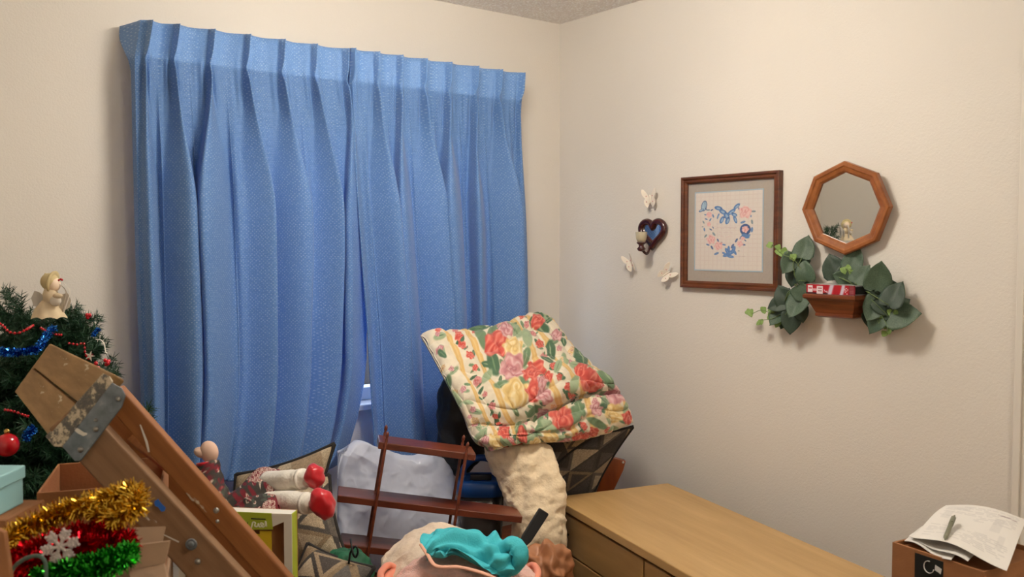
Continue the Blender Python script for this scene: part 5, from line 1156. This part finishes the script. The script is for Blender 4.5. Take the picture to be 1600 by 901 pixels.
G().prism([P(x, y, fd-.0004) for x, y in ((241, 783), (247, 779), (251, 785), (259, 793), (257, 798), (252, 799), (247, 792), (242, 790))], fw*.0004).make('tape_patch', 'tape_blue', lad)
G().prism([P(x, y, fd-.0003) for x, y in ((244, 830), (246, 829.5), (280, 845.5), (279, 847.5))], fw*.0003).make('paint_streak', 'paint_white', lad)
G().prism([P(x, y, PD-.0003) for x, y in ((117, 668), (122, 669), (131, 675), (136, 676), (136, 679), (130, 681), (122, 677), (116, 672))], fw*.0003).make('paint_streak', 'paint_white', lad)
G().prism([P(x, y, LD+.0335) for x, y in ((218, 663), (220, 663), (231, 690), (234, 706), (231, 706), (227, 690))], fw*.0003).make('paint_streak', 'paint_white', lad)

# ---------------------------------------------------------------- boxes on the left
mat('carton_brown', (150, 100, 60), .8, var=.1, vs=14, bump=.1, bs=200); mat('carton_tan', (146, 118, 92), .85, var=.1, vs=20); mat('red_paper', (150, 22, 30), .6)
def carton(name, label, c, ex, half, depth, h, m, flaps=(), open_=True, group='cardboard cartons'):
    """c: centre of the top rim; ex: unit vector along the front"""
    ex = nrm(ex); ey = np.array([-ex[1], ex[0], 0]); ey = ey if ey.dot(fwH) > 0 else -ey; z1 = c[2]; z0 = z1-h; t = thing(name, label, 'cardboard box', (c[0], c[1], z0), group); w = .004
    def q(a, b_, z): return np.array([c[0], c[1], 0])+ex*a+ey*b_+ZU*z
    def bx(nm, a0, a1, b0, b1, za, zb_): return G().hexa([q(a0,b0,za),q(a1,b0,za),q(a1,b1,za),q(a0,b1,za),q(a0,b0,zb_),q(a1,b0,zb_),q(a1,b1,zb_),q(a0,b1,zb_)]).make(nm, m, t, bevel=.001)
    bx('side_wall', -half, half, -depth, -depth+w, z0, z1); bx('side_wall', -half, half, depth-w, depth, z0, z1); bx('side_wall', -half, -half+w, -depth+w+.0002, depth-w-.0002, z0, z1); bx('side_wall', half-w, half, -depth+w+.0002, depth-w-.0002, z0, z1)
    bx('base', -half+w+.0002, half-w-.0002, -depth+w+.0002, depth-w-.0002, z0, z0+w)
    if not open_:
        bx('lid_flap', -half+w+.0002, -.0005, -depth+w+.0002, depth-w-.0002, z1-w, z1); bx('lid_flap', .0005, half-w-.0002, -depth+w+.0002, depth-w-.0002, z1-w, z1)
    for side, ln, ang in flaps:
        a = math.radians(ang)      # 0 = straight out, 90 = straight up
        if side in 'LR':
            s = 1 if side == 'R' else -1; A_ = q(s*half, -depth, z1); B_ = q(s*half, depth, z1); o_ = ex*s*math.cos(a)*ln+ZU*math.sin(a)*ln
        else:
            s = 1 if side == 'B' else -1; A_ = q(-half, s*depth, z1); B_ = q(half, s*depth, z1); o_ = ey*s*math.cos(a)*ln+ZU*math.sin(a)*ln
        G().prism([A_+ZU*.0005, B_+ZU*.0005, B_+o_, A_+o_], nrm(np.cross(B_-A_, o_))*.0035).make('flap', m, t)
    return t
cA = PZ(57, 770, 1.150); exA = nrm(rtH*.93+fwH*.30); eyA = np.array([-exA[1], exA[0], 0])
cc_ = cA+exA*.095+eyA*.105
carton('open_carton', 'open brown carton standing behind the ladder top', cc_, exA, .095, .105, .17, 'carton_brown')
o = G().prism([cc_-exA*.085-eyA*.09-ZU*.02, cc_+exA*.088-eyA*.09-ZU*.012, cc_+exA*.088+eyA*.07-ZU*.05, cc_-exA*.085+eyA*.07-ZU*.06], ZU*.004).make('red_folder', 'red_paper'); tag(o, 'dark red paper lying inside the open carton', 'paper')
carton('closed_carton', 'tall closed carton below the open carton behind the ladder', cc_-ZU*.1705, exA, .10, .11, .979, 'carton_tan', (), False)
# tinsel carton in the foreground
ct = P(132, 905, 1.17); ct[2] = P(132, 893, 1.17)[2]
exB = nrm(rtH*.97+fwH*.12)
carton('tinsel_carton', 'carton overflowing with gold, red and green tinsel', ct, exB, .078, .062, .13, 'carton_tan', (('B', .04, 40),))
fl2 = [x for x in bpy.data.objects if x.name == 'tinsel_carton'][0]
G().prism([P(200, 853, 1.115), P(265, 845, 1.135), P(256, 884, 1.12), P(203, 893, 1.105)], fwH*.004).make('flap', 'carton_tan', fl2)
G().prism([P(202, 890, 1.104), P(256, 881, 1.119), P(262, 905, 1.09), P(204, 915, 1.08)], fwH*.004).make('flap', 'carton_tan', fl2)
carton('closed_carton', 'tall closed carton below the tinsel carton', ct-ZU*.1305, exB, .10, .09, float(ct[2]-.1305), 'carton_brown', (), False)
zb0 = .0
o = thing('panel_board', 'orange-brown board edge standing at the lower left corner', 'board', (*P(-12, 900, 1.02)[:2], 0))
G().prism([P(-30, 815, 1.02), P(6, 832, 1.02), P(16, 905, 1.02), P(-30, 905, 1.02)], fwH*.008).make('board_face', 'carton_brown', o, bevel=.001)
q_ = P(-8, 900, 1.02); G().box((q_[0]+.004, q_[1]+.005, q_[2]/2), (.012, .004, q_[2]/2), [rtH, fwH, ZU]).make('board_lower', 'carton_brown', o)
mat('box_aqua', (150, 200, 206), .6, var=.04)
lbx = thing('gift_box', 'pale blue lidded box at the left frame edge', 'box', P(-18, 790, 1.25)); bb = P(-18, 757, 1.25)
G().box(bb-ZU*.010, (.031, .031, .024), [rtH, fwH, ZU]).make('box_base', 'box_aqua', lbx, bevel=.002); G().box(bb+ZU*.0105, (.0335, .0335, .009), [rtH, fwH, ZU]).make('lid', 'box_aqua', lbx, bevel=.002)
carton('closed_carton', 'tall carton under the pale blue box beside the left wall', bb-ZU*.0345, rtH, .05, .05, float(bb[2]-.0345), 'carton_brown', (), False)
tinsel('tinsel_garland', 'gold tinsel garland curling over the tinsel carton', [(8, 850, 1.10), (30, 832, 1.12), (62, 815, 1.13), (100, 800, 1.14), (140, 788, 1.14), (180, 776, 1.13), (206, 772, 1.12), (212, 786, 1.10), (196, 800, 1.10), (170, 806, 1.12), (150, 800, 1.14)], .017, 5200, 'foil_gold', 31, width=.0008)
tinsel('tinsel_garland', 'red tinsel garland bunched in the tinsel carton', [(8, 885, 1.09), (40, 868, 1.09), (80, 850, 1.10), (120, 838, 1.11), (160, 834, 1.11), (196, 846, 1.11), (185, 858, 1.10), (150, 854, 1.09), (110, 858, 1.085), (70, 872, 1.08), (30, 892, 1.08), (60, 895, 1.08)], .017, 6500, 'foil_red', 32, width=.0010)
tinsel('tinsel_garland', 'green tinsel garland along the front of the tinsel carton', [(55, 902, 1.06), (90, 893, 1.06), (125, 884, 1.06), (160, 874, 1.065), (190, 866, 1.07), (202, 862, 1.08), (190, 878, 1.06), (150, 890, 1.055), (100, 900, 1.055)], .0135, 4200, 'foil_green', 33, width=.0009)
# glittered snowflake
mat('glitter_white', (226, 214, 208), .7, var=.15, vs=200, bump=.8, bs=500)
sn = P(94, 853, 1.062); g = G(); sx_ = nrm(rt*.86+up*.5); sy_ = nrm(np.cross(fw, sx_)); 
for k in range(6):
    a = k*math.pi/3+.3; d = sx_*math.cos(a)+sy_*math.sin(a)*.85; p2 = nrm(np.cross(fw, d)); g.tube(np.array([sn, sn+d*.021]), .0019, 6)
    for s in (.4, .62, .84):
        for sg in (-1, 1): c = sn+d*.021*s; g.tube(np.array([c, c+nrm(d+p2*sg)*.0075*(1.2-s*.4)]), .0016, 6)
o = g.make('snowflake_ornament', 'glitter_white'); tag(o, 'white glitter snowflake lying on the red tinsel', 'ornament')
mat('wire_green', (70, 92, 80), .5)
o = G().tube(catmull(np.array([P(14, 905, 1.03), P(22, 886, 1.03), P(40, 872, 1.03), P(60, 868, 1.03), P(70, 876, 1.03), P(72, 890, 1.03), P(72, 906, 1.03)]), 40), .0022, 8).make('wire_loop', 'wire_green', None, True); tag(o, 'bent grey-green wire loop over the tinsel', 'wire')
